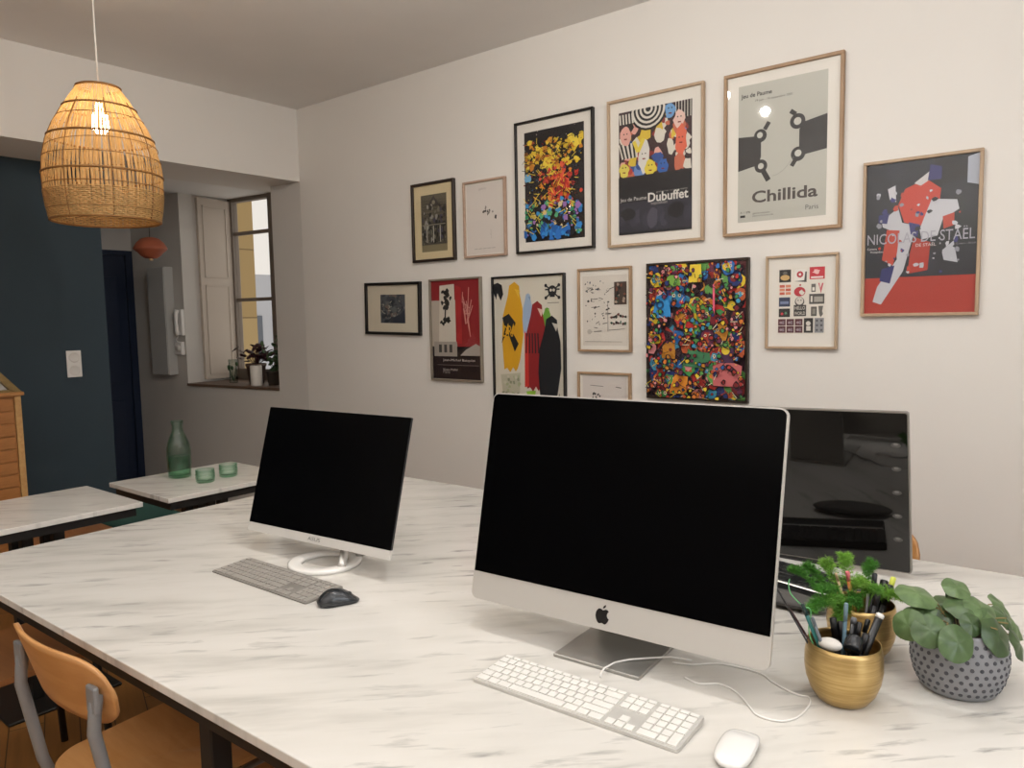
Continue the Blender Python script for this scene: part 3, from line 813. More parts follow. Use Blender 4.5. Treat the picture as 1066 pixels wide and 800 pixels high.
def bistro(label, x0, x1, y0, y1):
    cx, cy = (x0 + x1) / 2, (y0 + y1) / 2
    t = thing('bistro_table', label, 'table', (cx, cy, 0), 0, 'small marble tables by the teal wall')
    w, d = (x1 - x0) / 2, (y1 - y0) / 2
    MB().bbox(-w, w, -d, d, TZ - .02, TZ, .002, 2).build('tabletop', M_MARBLE, t)
    mb = MB()
    mb.box(-w + .02, w - .02, -d + .02, -d + .05, TZ - .055, TZ - .0205).box(-w + .02, w - .02, d - .05, d - .02, TZ - .055, TZ - .0205)
    mb.box(-w + .02, -w + .05, -d + .05, d - .05, TZ - .055, TZ - .0205).box(w - .05, w - .02, -d + .05, d - .05, TZ - .055, TZ - .0205)
    mb.box(-w + .05, w - .05, -.08, .08, TZ - .05, TZ - .0205)
    mb.build('apron', M_STEEL, t)
    for sx in (-1, 1):
        for sy in (-1, 1):
            MB().bbox(sx * .055 - .02, sx * .055 + .02, sy * .055 - .02, sy * .055 + .02, .012, TZ - .0205, .002, 1).build('post', M_STEEL, t)
    MB().bbox(-.2, .2, -.2, .2, 0, .012, .003, 1).build('base_plate', M_STEEL, t)
    return t
bistro('small marble table nearer the wooden chest, nothing on it', -3.52, -3.0, .78, 1.378)
bistro('small marble table by the window wall carrying the green carafe', -3.50, -2.965, 1.463, 2.065)

# ------------------------------------------------------------------ chairs and stools
def make_chair(label, loc, rz, group='plywood chairs at the big table', hs=1.0):
    t = thing('plywood_chair', label, 'chair', loc, rz, group)
    # seat: rounded plywood, slightly dished, facing +y
    nx, ny = 12, 12
    seat = MB(); v = []; f = []
    pts = rrect(.40, .40, .09, 8)
    top = [(x * (0.92 if y < 0 else 1.0), y, .452 + .012 * (abs(x) / .2) ** 2 - .012 * max(0, (y - .12) / .08)) for x, y in pts]
    n = len(top)
    v = top + [(x, y, z - .012) for x, y, z in top] + [(0, 0, .446), (0, 0, .434)]
    f = [(i, (i + 1) % n, 2 * n) for i in range(n)] + [((i + 1) % n + n, i + n, 2 * n + 1) for i in range(n)] + [(i + n, (i + 1) % n + n, (i + 1) % n, i) for i in range(n)]
    seat.add(v, f); seat.build('seat', M_PLY, t)
    # backrest: curved plywood strip, concave towards the seat
    back = MB(); v = []; f = []
    nu, nv = 44, 10
    Wb, zb0, zb1 = .205, .655 * hs, .81 * hs
    def edge(s):                            # half height profile with rounded ends
        q = abs(s)
        k = max(0.0, 1 - q ** 6.5) ** .5
        return max(.10, k)
    for side in (0, 1):
        for i in range(nu + 1):
            s = -1 + 2 * i / nu
            a = s * R(26)
            rr = .36 + (0.009 if side else 0.0)
            x = rr * math.sin(a) * (Wb / (.36 * math.sin(R(26)))); y = -.235 + .36 - rr * math.cos(a)
            zc = (zb0 + zb1) / 2 ; hh = (zb1 - zb0) / 2 * edge(s)
            for j in range(nv + 1):
                w = -1 + 2 * j / nv
                v.append((x, y - .022 * w * edge(s), zc + hh * w))
    q = (nu + 1) * (nv + 1)
    for i in range(nu):
        for j in range(nv):
            a = i * (nv + 1) + j
            f.append((a, a + 1, a + nv + 2, a + nv + 1)); f.append((q + a, q + a + nv + 1, q + a + nv + 2, q + a + 1))
    for i in range(nu):
        for j in (0, nv):
            a = i * (nv + 1) + j; b = a + nv + 1
            f.append((a, b, q + b, q + a) if j == 0 else (b, a, q + a, q + b))
    for i in (0, nu):
        for j in range(nv):
            a = i * (nv + 1) + j; f.append((a, q + a, q + a + 1, a + 1) if i == 0 else (a + 1, q + a + 1, q + a, a))
    back.add(v, f, 0, True); ob = back.build('backrest', M_PLY, t)
    # bent steel tube frame, one each side: upright - under the seat - front leg, and rear leg
    for s in (-1, 1):
        x = s * .175
        fr = MB()
        fr.tube([(x, -.222, .735), (x, -.228, .70), (x, -.232, .66), (x, -.215, .56), (x, -.20, .47), (x, -.185, .425), (x, -.15, .41), (x * .98, .12, .418), (x * .98, .16, .41), (x, .185, .38), (x * 1.06, .22, .02), (x * 1.06, .222, .0)], .0125, 10)
        fr.build('side_frame', M_GREYTUBE, t)
        MB().tube([(x * .98, -.10, .41), (x * 1.05, -.16, .30), (x * 1.12, -.26, .0)], .0115, 10).build('rear_leg', M_GREYTUBE, t)
        MB().bbox(x - .018, x + .018, -.236, -.224, .70, .755, .004, 2).build('bracket', M_GREYTUBE, t)
    MB().tube([(-.17, -.02, .412), (.17, -.02, .412)], .010, 8).build('crossbar', M_GREYTUBE, t)
    return t
make_chair('beech plywood chair with grey tube frame, back towards us at table edge', (-1.69, .80, 0), R(1.5))
make_chair('plywood chair beyond the table, back top showing past the glossy monitor', (-.63, 2.26, 0), R(180), hs=.97)

def make_stool(label, loc, rz, cat='stool'):
    t = thing('plywood_stool', label, cat, loc, rz, 'square plywood stools')
    mb = MB().prism(rrect(.40, .40, .03, 5), .432, .45); mb.build('seat', M_PLYD, t)
    for sx in (-1, 1):
        for sy in (-1, 1):
            MB().tube([(sx * .15, sy * .15, .432), (sx * .18, sy * .18, 0)], .012, 8).build('leg', M_STEEL, t)
    mb = MB()
    for k in (-1, 1): mb.tube([(-.168, k * .168, .2), (.168, k * .168, .2)], .007, 8)
    mb.build('stretcher', M_STEEL, t)
    return t
make_stool('brown square stool under the big table beside the black leg', (-1.262, .735, 0), R(2))
make_stool('brown square stool half out of view at the left end of big table', (-2.62, .80, 0), R(3))
make_stool('brown stool seat showing beneath the bare small marble table', (-3.80, 1.40, 0), 0)

bench = thing('upholstered_bench', 'dark green upholstered bench between the two small marble tables', 'bench', (-4.1, 1.80, 0))
mb = MB().bbox(-.36, .36, -.16, .16, .22, .46, .035, 4); mb.build('cushion', flat('#1F4A44', 0.85), bench)
MB().box(-.34, .34, -.14, .14, .16, .225).build('base', M_STEEL, bench)
for sx in (-1, 1):
    for sy in (-1, 1): MB().tube([(sx * .3, sy * .11, .17), (sx * .31, sy * .12, 0)], .013, 8).build('leg', M_STEEL, bench)

# ------------------------------------------------------------------ big all-in-one computer
def screen_body(mb, w, h, r, th, rb=None, mi=0):
    mb.add(*xz_prism(rrect(w, h, r, 6, 0, h / 2, rb), 0, th), mi)
def xz_prism(poly, y0, y1):
    n = len(poly)
    v = [(x, y0, z) for x, z in poly] + [(x, y1, z) for x, z in poly]
    f = [list(range(n)), list(range(n, 2 * n))[::-1]] + [(i + n, (i + 1) % n + n, (i + 1) % n, i) for i in range(n)]
    return v, f

IW, IH, ICH = .676, .474, .0615
im = thing('desktop_computer', 'big silver all-in-one computer with black screen and chin emblem', 'computer', (-.789, 1.2645, TZ), R(3.292))
TI = Matrix.Translation((0, 0, .0698)) @ Matrix.Rotation(-R(12.716), 4, 'X')
mb = MB()
mb.add(*xz_prism(rrect(IW, IH, .016, 6, 0, IH / 2), 0, .010))
# domed back
rings = []
for k in range(7):
    a = k / 6 * math.pi / 2
    s = math.cos(a) * .30 + .70 if k else 1.0
    rings.append((s if k < 6 else .55, .010 + .045 * math.sin(a)))
pp = rrect(IW, IH, .016, 6, 0, 0); n = len(pp); vv = []; ff = []
for (s, y) in rings: vv += [(x * s, y, z * s + IH / 2) for x, z in pp]
for k in range(len(rings) - 1):
    for i in range(n):
        a, b = k * n + i, k * n + (i + 1) % n; ff.append((b, a, a + n, b + n))
ff.append(list(range((len(rings) - 1) * n, len(rings) * n))[::-1])
mb.add(vv, ff, 0, True)
for i, v in enumerate(mb.v): mb.v[i] = tuple(TI @ Vector(v))
body = mb.build('body', M_ALU, im)
mb = MB(); sh = IH - ICH - .003
mb.add(*xz_prism(rrect(IW - .006, sh, .012, 6, 0, ICH + sh / 2, (0, 0, .013, .013)), -.0018, .0005), mat=TI)
mb.build('screen', M_SCREEN, im)
# emblem: bitten apple with a leaf
def apple():
    L = []
    P = [(0, .32), (.18, .42), (.36, .40), (.46, .30)]
    P = [(0.0, .33), (.10, .37), (.22, .42), (.34, .40), (.45, .31), (.36, .22), (.32, .10), (.33, -.02), (.40, -.13), (.50, -.19), (.44, -.34), (.33, -.50), (.22, -.57), (.10, -.54), (0, -.50), (-.10, -.54), (-.22, -.57), (-.34, -.49), (-.46, -.30), (-.52, -.08), (-.50, .14), (-.42, .31), (-.30, .41), (-.16, .41)]
    leaf = [(0, .46), (.02, .58), (.10, .68), (.20, .72), (.19, .60), (.12, .50)]
    return P, leaf
P, leaf = apple(); S = .030
mb = MB()
for poly in (P, leaf):
    mb.add(*xz_prism([(x * S, z * S + ICH * .47) for x, z in poly], -.0012, .0002), mat=TI)
mb.build('emblem', flat('#08080A', .25), im)
mb = MB().bbox(-.098, .098, -.030, .172, 0, .007, .002, 2)
mb.bbox(-.095, .095, .150, .162, .006, .33, .003, 2, 0, Matrix.Translation((0, 0.01, 0)) @ Matrix.Rotation(R(2), 4, 'X'))
mb.build('stand', flat('#A3A19C', .28, .6), im)

# ------------------------------------------------------------------ keyboards and mice
def keyboard(label, loc, rz, L, Wd, base_m, key_m, h0=.006, h1=.013, single=False, kh=.0028):
    t = thing('keyboard', label, 'keyboard', loc, rz, 'keyboards on the big table')
    sl = math.atan2(h1 - h0, Wd)
    mb = MB()
    pl = rrect(L, Wd, .006, 4, L / 2, Wd / 2); n = len(pl)
    zt = lambda y: h0 + (h1 - h0) * y / Wd
    v = [(x, y, 0.0008) for x, y in pl] + [(x, y, zt(y)) for x, y in pl]
    mb.add(v, [list(range(n))[::-1], list(range(n, 2 * n))] + [(i, (i + 1) % n, n + (i + 1) % n, n + i) for i in range(n)])
    mb.build('base', base_m, t)
    m = .0045; g = .0055
    u = (L - 2 * m - 2 * g) / 22.0; v0 = .0045; pitch = (Wd - 2 * v0) / 5.62
    rows = [[1.5, 1.25, 1.5, 6.5, 1.5, 1.25, 1.5], [1.25] + [1] * 11 + [2.75], [1.75] + [1] * 11 + [2.25], [1.5] + [1] * 12 + [1.5], [1] * 13 + [2], [15 / 14.0] * 14]
    keys = []
    for r, row in enumerate(rows):
        x = m; hh = pitch if r < 5 else pitch * .6
        for w in row: keys.append((x, v0 + r * pitch, w * u, hh, r)); x += w * u
    xn = m + 15 * u + g
    for r in (5, 4, 3, 0):
        for k in range(3): keys.append((xn + k * u, v0 + r * pitch, u, pitch if r < 5 else pitch * .6, r))
    keys.append((xn + u, v0 + pitch, u, pitch, 1))
    xk = xn + 3 * u + g
    for r in (5, 4, 3, 2):
        for k in range(4): keys.append((xk + k * u, v0 + r * pitch, u, pitch if r < 5 else pitch * .6, r))
    for k in range(3): keys.append((xk + k * u, v0 + pitch, u, pitch, 1))
    keys.append((xk + 3 * u, v0, u, 2 * pitch, 0)); keys.append((xk, v0, 2 * u, pitch, 0)); keys.append((xk + 2 * u, v0, u, pitch, 0))
    gp = .00135
    cache = {}
    allm = MB()
    for (x, y, w, hh, r) in keys:
        kw, kd = w - 2 * gp, hh - 2 * gp
        if single:
            allm.bbox(x + gp, x + gp + kw, y + gp, y + gp + kd, zt(y + hh / 2) - .0005, zt(y + hh / 2) + kh, .0007, 1); continue
        ck = (round(kw, 5), round(kd, 5))
        if ck not in cache:
            o = MB().bbox(0, kw, 0, kd, -.001, kh, .0008, 2).build('key', key_m, t)
            cache[ck] = o
        else:
            o = cache[ck].copy(); COL.objects.link(o)
        o.name = 'function_key' if r == 5 else 'key'
        o.parent = t; o.location = (x + gp, y + gp, zt(y + gp)); o.rotation_euler = (sl, 0, 0)
    if single: allm.build('keys', key_m, t)
    return t
M_KEYW = flat('#E2DFD9', .45)
kb = keyboard('white keyboard with number pad in front of the big silver computer', (-.950, 1.047, TZ), R(1.93), .43, .114, flat('#C9C6C0', .4, .3), M_KEYW)
inv = Matrix.Rotation(-R(1.93), 4, 'Z') @ Matrix.Translation((.950, -1.047, -TZ))
cp = [inv @ on_z(*q, TZ + z) for q, z in (((625, 706), .014), ((625.5, 702), .02), ((629, 696), .016), ((640, 690), .008), ((655, 687), .011), ((675, 685.5), .011), ((698, 684), .011), ((720, 688), .004))]
cp = [(p.x, p.y, p.z) for p in cp]
MB().tube(cp, .0021, 8).build('cable', M_WPLASTIC, kb)
keyboard('slim grey keyboard in front of the white-framed monitor', (-1.977, 1.088, TZ), R(1.0), .428, .122, flat('#8E8A84', .42, .3), flat('#A6A19A', .45, .2), .004, .011, False, .0022)
k3 = keyboard('black keyboard in front of the glossy black monitor', (-.93, 1.985, TZ), R(-12.5), .45, .115, M_BPLASTIC, flat('#242424', .4), .007, .020, True)
MB().bbox(.004, .446, -.006, .0035, .0008, .010, .002, 1).build('front_strip', flat('#C9C6C2', .3, .5), k3)
MB().bbox(0, .45, -.055, -.006, .0008, .009, .004, 2).build('palm_rest', flat('#111111', .5), k3)

mo = thing('computer_mouse', 'white low smooth mouse beside the white keyboard', 'mouse', (-.445, 1.122, TZ), R(6))
def mouse_top(w, l, prof, mi=0, n=28):
    pass
mb = MB(); v = []; f = []
nr, na = 8, 40
def sup(a, w, l, e=2.7):
    c, s = math.cos(a), math.sin(a)
    return (w * math.copysign(abs(c) ** (2 / e), c), l * math.copysign(abs(s) ** (2 / e), s))
for j in range(nr + 1):
    q = j / nr
    for k in range(na):
        x, y = sup(2 * math.pi * k / na, .029, .0575, 3.2)
        x *= q; y *= q
        yy = y / .0575
        z = .0205 * (1 - .62 * abs(yy) ** 2.2) * (1 - .30 * (x / .029) ** 4)
        v.append((x, y, max(.006, z)))
for j in range(nr):
    for k in range(na):
        a, b = j * na + k, j * na + (k + 1) % na; f.append((a, a + na, b + na, b))
for k in range(na):
    pass
base_i = len(v)
for k in range(na):
    x, y = sup(2 * math.pi * k / na, .0278, .056); v.append((x, y, .0045))
for k in range(na):
    a, b = nr * na + k, nr * na + (k + 1) % na; f.append((a, base_i + k, base_i + (k + 1) % na, b))
mb.add(v, f, 0, True); mb.build('shell', flat('#E6E4E0', .15), mo)
mb = MB(); mb.prism([sup(2 * math.pi * k / na, .0265, .054) for k in range(na)], .0005, .0050); mb.build('base', M_ALU, mo)

m2 = thing('computer_mouse', 'black ridged mouse at the end of the slim grey keyboard', 'mouse', (-1.492, 1.152, TZ), R(-27))
mb = MB(); v = []; f = []
for j in range(nr + 1):
    q = j / nr
    for k in range(na):
        x, y = sup(2 * math.pi * k / na, .031, .053, 2.5)
        yy = y / .053
        waist = 1 - .13 * math.exp(-((yy - .05) / .35) ** 2)
        x *= q * waist; y *= q; yy *= q
        z = (.036 - .010 * yy - .020 * yy * yy) * (1 - .55 * q ** 4)
        v.append((x, y, max(.004, z)))
for j in range(nr):
    for k in range(na):
        a, b = j * na + k, j * na + (k + 1) % na; f.append((a, a + na, b + na, b))
base_i = len(v)
for k in range(na):
    x, y = sup(2 * math.pi * k / na, .029, .051, 2.5); yy = y / .053
    v.append((x * (1 - .13 * math.exp(-((yy - .05) / .35) ** 2)), y, .001))
for k in range(na):
    a, b = nr * na + k, nr * na + (k + 1) % na; f.append((a, base_i + k, base_i + (k + 1) % na, b))
f.append([base_i + k for k in range(na)][::-1])
mb.add(v, f, 0, True); mb.build('shell', flat('#2E3033', .22), m2)
MB().ell((0, .026, .0195), (.0038, .009, .0075), 0).build('scroll_wheel', flat('#0D0D0D', .6), m2)
MB().tube([(0, y_, (.036 - .010 * y_ / .053 - .020 * (y_ / .053) ** 2) * (1 - .55 * (y_ / .053) ** 4) - .0003) for y_ in (.004, .010, .016, .036, .042, .047)], .0006, 5).build('button_gap', flat('#0A0A0A', .6), m2)

# ------------------------------------------------------------------ white-framed monitor
AW, AH = .596, .390
mn = thing('monitor', 'white-framed monitor with black screen on a white ring stand', 'monitor', (-1.793, 1.304, TZ), R(4.98))
TA = Matrix.Translation((0, 0, .0615)) @ Matrix.Rotation(-R(16.0), 4, 'X')
CHA = .0255
mb = MB(); mb.add(*xz_prism(rrect(AW, AH - CHA, .003, 3, 0, CHA + (AH - CHA) / 2), 0.0004, .0065), mat=TA)
mb.add(*xz_prism(rrect(AW * .7, AH * .6, .02, 3, 0, AH * .42), .0065, .035), mat=TA)
mb.build('panel', flat('#2A2A2B', .4), mn)
mb = MB(); mb.add(*xz_prism(rrect(AW, CHA, .004, 3, 0, CHA / 2, (.004, .004, 0, 0)), -.001, .0065), mat=TA)
mb.build('chin', flat('#DEDAD4', .25, .2), mn)
mb = MB(); mb.add(*xz_prism(rrect(AW - .002, AH - CHA - .001, .002, 3, 0, CHA + (AH - CHA - .001) / 2), -.0012, .003), mat=TA)
mb.build('screen', flat('#040405', .22, 0, .10), mn)
vs, fs = text_geo('ASUS', .052, .0105)
mb = MB(); mb.add([(x - .026, -.0014, z + .0075) for x, z in vs], fs, mat=TA); mb.build('lettering', flat('#4A4A4C', .4), mn)
# ring stand
ring = MB(); prof = []
cx, cy = (Matrix.Rotation(-R(4.98), 4, 'Z') @ Vector((-1.77 + 1.793, 1.325 - 1.304, 0)))[:2]
n = 56; vv = []; ff = []
ex = [(.105, .001), (.106, .010), (.100, .0125), (.070, .0125), (.066, .010), (.066, .001)]
for (r, z) in ex:
    for k in range(n):
        a = 2 * math.pi * k / n
        vv.append((cx + r * math.cos(a), cy + r * math.sin(a), z))
for i in range(len(ex)):
    j = (i + 1) % len(ex)
    for k in range(n): ff.append((i * n + k, i * n + (k + 1) % n, j * n + (k + 1) % n, j * n + k))
ring.add(vv, ff, 0, True); ring.build('ring_base', flat('#EDEAE5', .18), mn)
nk = MB()
arc = []
for k in range(9):
    q = k / 8
    arc.append((cx + .075 * math.cos(R(30)) * (1 - q) + .0 * q, cy + .085 * (1 - q) + (.11) * q - .0, .012 + .15 * q ** 1.2))
nk.tube(arc, [.016 - .003 * k / 8 for k in range(9)], 14)
nk.tube([(cx + .09, cy - .02, .014), (cx + .05, cy + .03, .034), (cx + .02, cy + .075, .075), (0.01, .075, .115)], [.012, .013, .013, .012], 12)
nk.build('neck', flat('#D3D0CB', .2, .5), mn)

# ------------------------------------------------------------------ glossy monitor on the right
GW, GH = .60, .434
gb = Vector((-.383, 2.141, 0))
gyaw = R(1.1)
gm = thing('monitor', 'glossy black monitor with touch marks down its right edge', 'monitor', (gb.x - GW / 2 * math.cos(gyaw), gb.y - GW / 2 * math.sin(gyaw), TZ), gyaw)
TG = Matrix.Translation((GW / 2, 0, .019)) @ Matrix.Rotation(R(6.35), 4, 'X') @ Matrix.Rotation(-R(1.42), 4, 'Y') @ Matrix.Translation((-GW / 2, 0, 0))
mb = MB(); mb.add(*xz_prism(rrect(GW, GH, .006, 4, 0, GH / 2), 0, .016), mat=TG)
mb.build('panel', flat('#8C8781', .35, .6), gm)
mb = MB(); mb.add(*xz_prism(rrect(GW - .006, GH - .006, .005, 4, 0, GH / 2), -.0012, .012), mat=TG)
mb.build('screen', M_SCREENG, gm)
for k in range(5):
    mb = MB()
    zc = GH * (.80 - .147 * k)
    pl = [(GW / 2 - .030 + .0115 * math.cos(a * math.pi / 8), zc + .0062 * math.sin(a * math.pi / 8)) for a in range(16)]
    mb.add(*xz_prism(pl, -.0016, -.001), mat=TG)
    mb.add(*xz_prism([(x * 1.0 + (GW / 2 - .030 - x) * .5, z + (zc - z) * .5 + .002) for x, z in pl], -.002, -.0015), 1, mat=TG)
    mb.build('touch_mark', [flat('#4A4744', .5), flat('#6E6B67', .5)], gm)
mb = MB().bbox(-.12, .12, .0, .17, 0, .008, .003, 2).bbox(-.03, .03, .06, .08, .006, .26, .004, 2)
mb.bbox(-.025, .025, -.012, .065, .2, .24, .003, 1)
mb.build('stand', M_STEEL, gm)

case = thing('soft_case', 'grey rounded soft case lying in front of the black keyboard', 'case', tuple(on_z(826, 632, TZ)), R(-5))
mb = MB(); mb.ell((-.03, 0, .016), (.115, .040, .016), 0, 28, 14); mb.build('body', flat('#55524F', .75), case)
MB().tube([(-.03 + .1145 * math.cos(a * math.pi / 16), .0398 * math.sin(a * math.pi / 16), .016) for a in range(32)], .0012, 6, 0, True).build('zip', flat('#2A2827', .5), case)

# white cable on the table
cpx = [(700, 690), (722, 692), (745, 691), (770, 695), (793, 702), (803, 709.5), (817.5, 718), (832, 724), (842, 726), (843, 733), (837, 741), (828, 748), (815, 751), (800, 749), (786, 743), (775, 729), (764, 719), (748, 712), (728, 712), (712, 705)]
pts = [on_z(*q, TZ + .0022) for q in cpx]
def smooth_path(P, k=4):
    out = []
    for i in range(len(P) - 1):
        p0, p1, p2, p3 = P[max(i - 1, 0)], P[i], P[i + 1], P[min(i + 2, len(P) - 1)]
        for j in range(k):
            t = j / k
            out.append(.5 * ((2 * p1) + (p2 - p0) * t + (2 * p0 - 5 * p1 + 4 * p2 - p3) * t * t + (3 * p1 - p0 - 3 * p2 + p3) * t ** 3))
    out.append(P[-1]); return out
o = MB().tube(smooth_path(pts), .0019, 8).build('cable', M_WPLASTIC)
tag(o, 'thin white cable looping from under the big computer towards gold cup', 'cable')

# ------------------------------------------------------------------ gold cups, pens, fern
def gold_cup(label, c, s=1.0):
    t = thing('pen_cup', label, 'cup', c, 0, 'gold pen cups')
    prof = [(.0, .0), (.036, .0), (.044, .004), (.056, .021), (.0635, .042), (.0668, .064), (.0665, .084), (.064, .102), (.0622, .110), (.0608, .110), (.0622, .102), (.0645, .084), (.0648, .064), (.0615, .042), (.053, .022), (.038, .007), (.0, .006)]
    MB().lathe([(r * s, z * s) for r, z in prof], 48).build('body', M_GOLD, t)
    return t
CUP = on_z(877, 738, TZ); d = Vector((-.25, .97, 0)); CUP = CUP + d * .036
CUP2 = on_z(897, 627, TZ + .110); CUP2.z = TZ
gold_cup('nearer gold cup filled with pens and markers', CUP)
gold_cup('gold cup behind the nearer one, holding markers and green fern', CUP2)

def pen(name, label, cat, c, top, r, mat, capm=None, caplen=.3, bottom_off=(0, 0), grp=None, sides=10, zt=None):
    """a stick standing in the cup c whose tip is at point top"""
    base = Vector((c.x + bottom_off[0], c.y + bottom_off[1], TZ + .008))
    t = thing(name, label, cat, tuple(base), 0, grp)
    ax = top - base
    k = 1 - caplen
    MB().tube([(0, 0, 0), tuple(ax * k)], r, sides).build('barrel', mat, t)
    MB().tube([tuple(ax * k), tuple(ax * .985), tuple(ax)], [r * 1.06, r * 1.06, r * .7], sides).build('cap' if capm else 'tip', capm or mat, t)
    return t
def top_at(px, py, c, back=0.0):
    """point on the sight line through a pixel, at the cup's distance"""
    d = ray(px, py); k = ((c - EYE).dot(c_f) + back) / CF
    return EYE + d * k
BK = M_BPLASTIC
G1, G2 = 'pens in the nearer gold cup', 'pens in the farther gold cup'
pen('paintbrush', 'thin dark stick leaning far left out of the nearer gold cup', 'stick', CUP, top_at(809, 613, CUP, -.01), .0018, flat('#2B2A2B', .5), bottom_off=(-.012, .0), grp=G1)
pen('paintbrush', 'short dark brown stick beside the far-left stick in nearer cup', 'stick', CUP, top_at(822, 634, CUP, .0), .0020, flat('#4A2A2C', .5), bottom_off=(-.006, .01), grp=G1)
pen('pencil', 'dark teal pencil leaning left in the nearer gold cup', 'pencil', CUP, top_at(835, 629, CUP, -.015), .0036, flat('#1F6A66', .4), flat('#17302F', .4), .12, (-.004, -.006), G1)
pen('pencil', 'slim grey pencil leaning left beside the teal one', 'pencil', CUP, top_at(845.5, 643, CUP, -.02), .0030, flat('#5F666C', .4), None, .1, (.0, -.012), G1)
pen('marker', 'thick black marker upright at back left of nearer cup', 'marker', CUP, top_at(867, 643, CUP, .03), .0062, BK, flat('#0F0F10', .35), .3, (-.006, .018), G1)
pen('marker', 'second black marker at the back of nearer cup, slightly lower', 'marker', CUP, top_at(875, 647, CUP, .028), .0058, BK, flat('#101011', .3), .35, (.0, .02), G1)
pen('paintbrush', 'blue-grey brush standing tall in the middle of nearer cup', 'brush', CUP, top_at(881, 628, CUP, .0), .0036, flat('#4D6A78', .45), flat('#6F8790', .5), .2, (-.004, .004), G1)
pen('marker', 'black marker right of centre in nearer cup, grey end', 'marker', CUP, top_at(889, 643, CUP, .015), .0052, BK, flat('#6A6A6C', .35), .08, (.002, .008), G1)
pen('marker', 'black marker beside the beige stick in nearer cup', 'marker', CUP, top_at(895, 648, CUP, .005), .0052, BK, flat('#1A1A1B', .3), .25, (.004, .0), G1)
pen('stick', 'beige wooden stick with black end in nearer gold cup', 'stick', CUP, top_at(904, 645, CUP, .012), .0046, flat('#B59A6E', .6), flat('#151515', .4), .18, (.004, .006), G1)
pen('marker', 'large black marker with white end leaning right in nearer cup', 'marker', CUP, top_at(917, 639, CUP, -.005), .0070, BK, flat('#E2DFDA', .35), .05, (.008, -.004), G1)
pen('marker', 'short black marker leaning right at front of nearer cup', 'marker', CUP, top_at(902, 660, CUP, -.02), .0060, BK, flat('#202022', .3), .3, (.010, -.012), G1)
e1 = thing('eraser', 'white rounded eraser at the front rim of nearer gold cup', 'eraser', tuple(top_at(864, 671, CUP, -.02)))
MB().ell((0, 0, 0), (.021, .015, .011), 0).build('body', flat('#DAD5CD', .6), e1)
e2 = thing('lens_cap', 'dark round knob sticking out at front of nearer gold cup', 'knob', tuple(top_at(889.5, 668, CUP, -.018)), 0)
mk = Matrix.Rotation(R(-55), 4, 'X')
MB().lathe([(0, -.02), (.014, -.02), (.0155, -.016), (.0155, .003), (.014, .006), (0, .006)], 24, 0, mk).build('body', flat('#26282B', .25), e2)
pts = [top_at(*q, CUP, -.01) for q in ((822, 603), (821, 609), (823, 618), (830, 626), (837, 632), (843, 634), (844, 642), (842, 652), (843, 662), (847, 672))]
o = MB().tube(smooth_path(pts), .0012, 6).build('green_wire', flat('#5FA86A', .5)); tag(o, 'thin pale green wire curling out of the nearer gold cup', 'wire')

pen('marker', 'tall black marker with grey clip at the back of farther gold cup', 'marker', CUP2, top_at(911, 597, CUP2, .0), .0050, BK, flat('#2C2C30', .3), .3, (.008, .01), G2)
pen('marker', 'fat black marker near the right rim of farther gold cup', 'marker', CUP2, top_at(921, 604, CUP2, .01), .0078, BK, flat('#0F0F10', .35), .3, (.014, .012), G2)
pen('marker', 'black marker at the right rim of farther gold cup', 'marker', CUP2, top_at(927, 609, CUP2, -.01), .0064, BK, flat('#161617', .35), .3, (.018, -.006), G2)
pen('highlighter', 'yellow-tipped highlighter at the right of farther gold cup', 'highlighter', CUP2, top_at(930.5, 601, CUP2, .015), .0052, flat('#3B3B3A', .4), flat('#D9DE5A', .5), .22, (.018, .012), G2)
pen('pen', 'slim silver pen standing in the middle of farther gold cup', 'pen', CUP2, top_at(905, 609, CUP2, -.015), .0030, flat('#8C8987', .3, .6), None, .1, (.004, -.012), G2)
pen('marker', 'short dark marker at the front of farther gold cup', 'marker', CUP2, top_at(915, 614, CUP2, -.02), .0058, flat('#2E2B2C', .35), flat('#4A4747', .35), .25, (.010, -.016), G2)
pen('pencil', 'orange patterned pencil with pink end leaning left in farther cup', 'pencil', CUP2, top_at(882, 595, CUP2, .0), .0042, flat('#C46A2E', .5), flat('#E0737A', .5), .12, (.0, .0), G2)
pen('pencil', 'tan pencil leaning far left from the farther gold cup', 'pencil', CUP2, top_at(870, 597, CUP2, -.01), .0028, flat('#C9AD86', .5), None, .1, (-.004, .004), G2)

M_FERN = [translucent('fern_green_a', '7DB84A', .4), translucent('fern_green_b', '5FA03E', .4), translucent('fern_green_c', '97C955', .4)]
fern = thing('asparagus_fern', 'feathery bright green fern sprigs rising from the farther gold cup', 'fern', (CUP2.x - .015, CUP2.y - .01, TZ + .02))
fo = Vector(fern.location)
rnd = random.Random(31)
fr_list = [((862, 590), .03, .05, 2, 'u'), ((845, 593), .02, .04, 1, 'u'), ((832, 583 + 12), .0, .035, 1, 'u'), ((905, 591), .02, .045, 1, 'u'), ((880, 584), .04, .05, 2, 'u'), ((868, 622), -.05, .055, 0, 'd'), ((852, 627), -.06, .05, 1, 'd'), ((876, 634), -.05, .05, 0, 'd'), ((905, 612), -.04, .05, 0, 'd'), ((928, 617), -.02, .045, 2, 'd'), ((895, 606), -.05, .05, 2, 'd'), ((860, 612), -.04, .04, 1, 'd'), ((930, 618), -.01, .03, 2, 'd'), ((890, 622), -.05, .045, 1, 'd')]
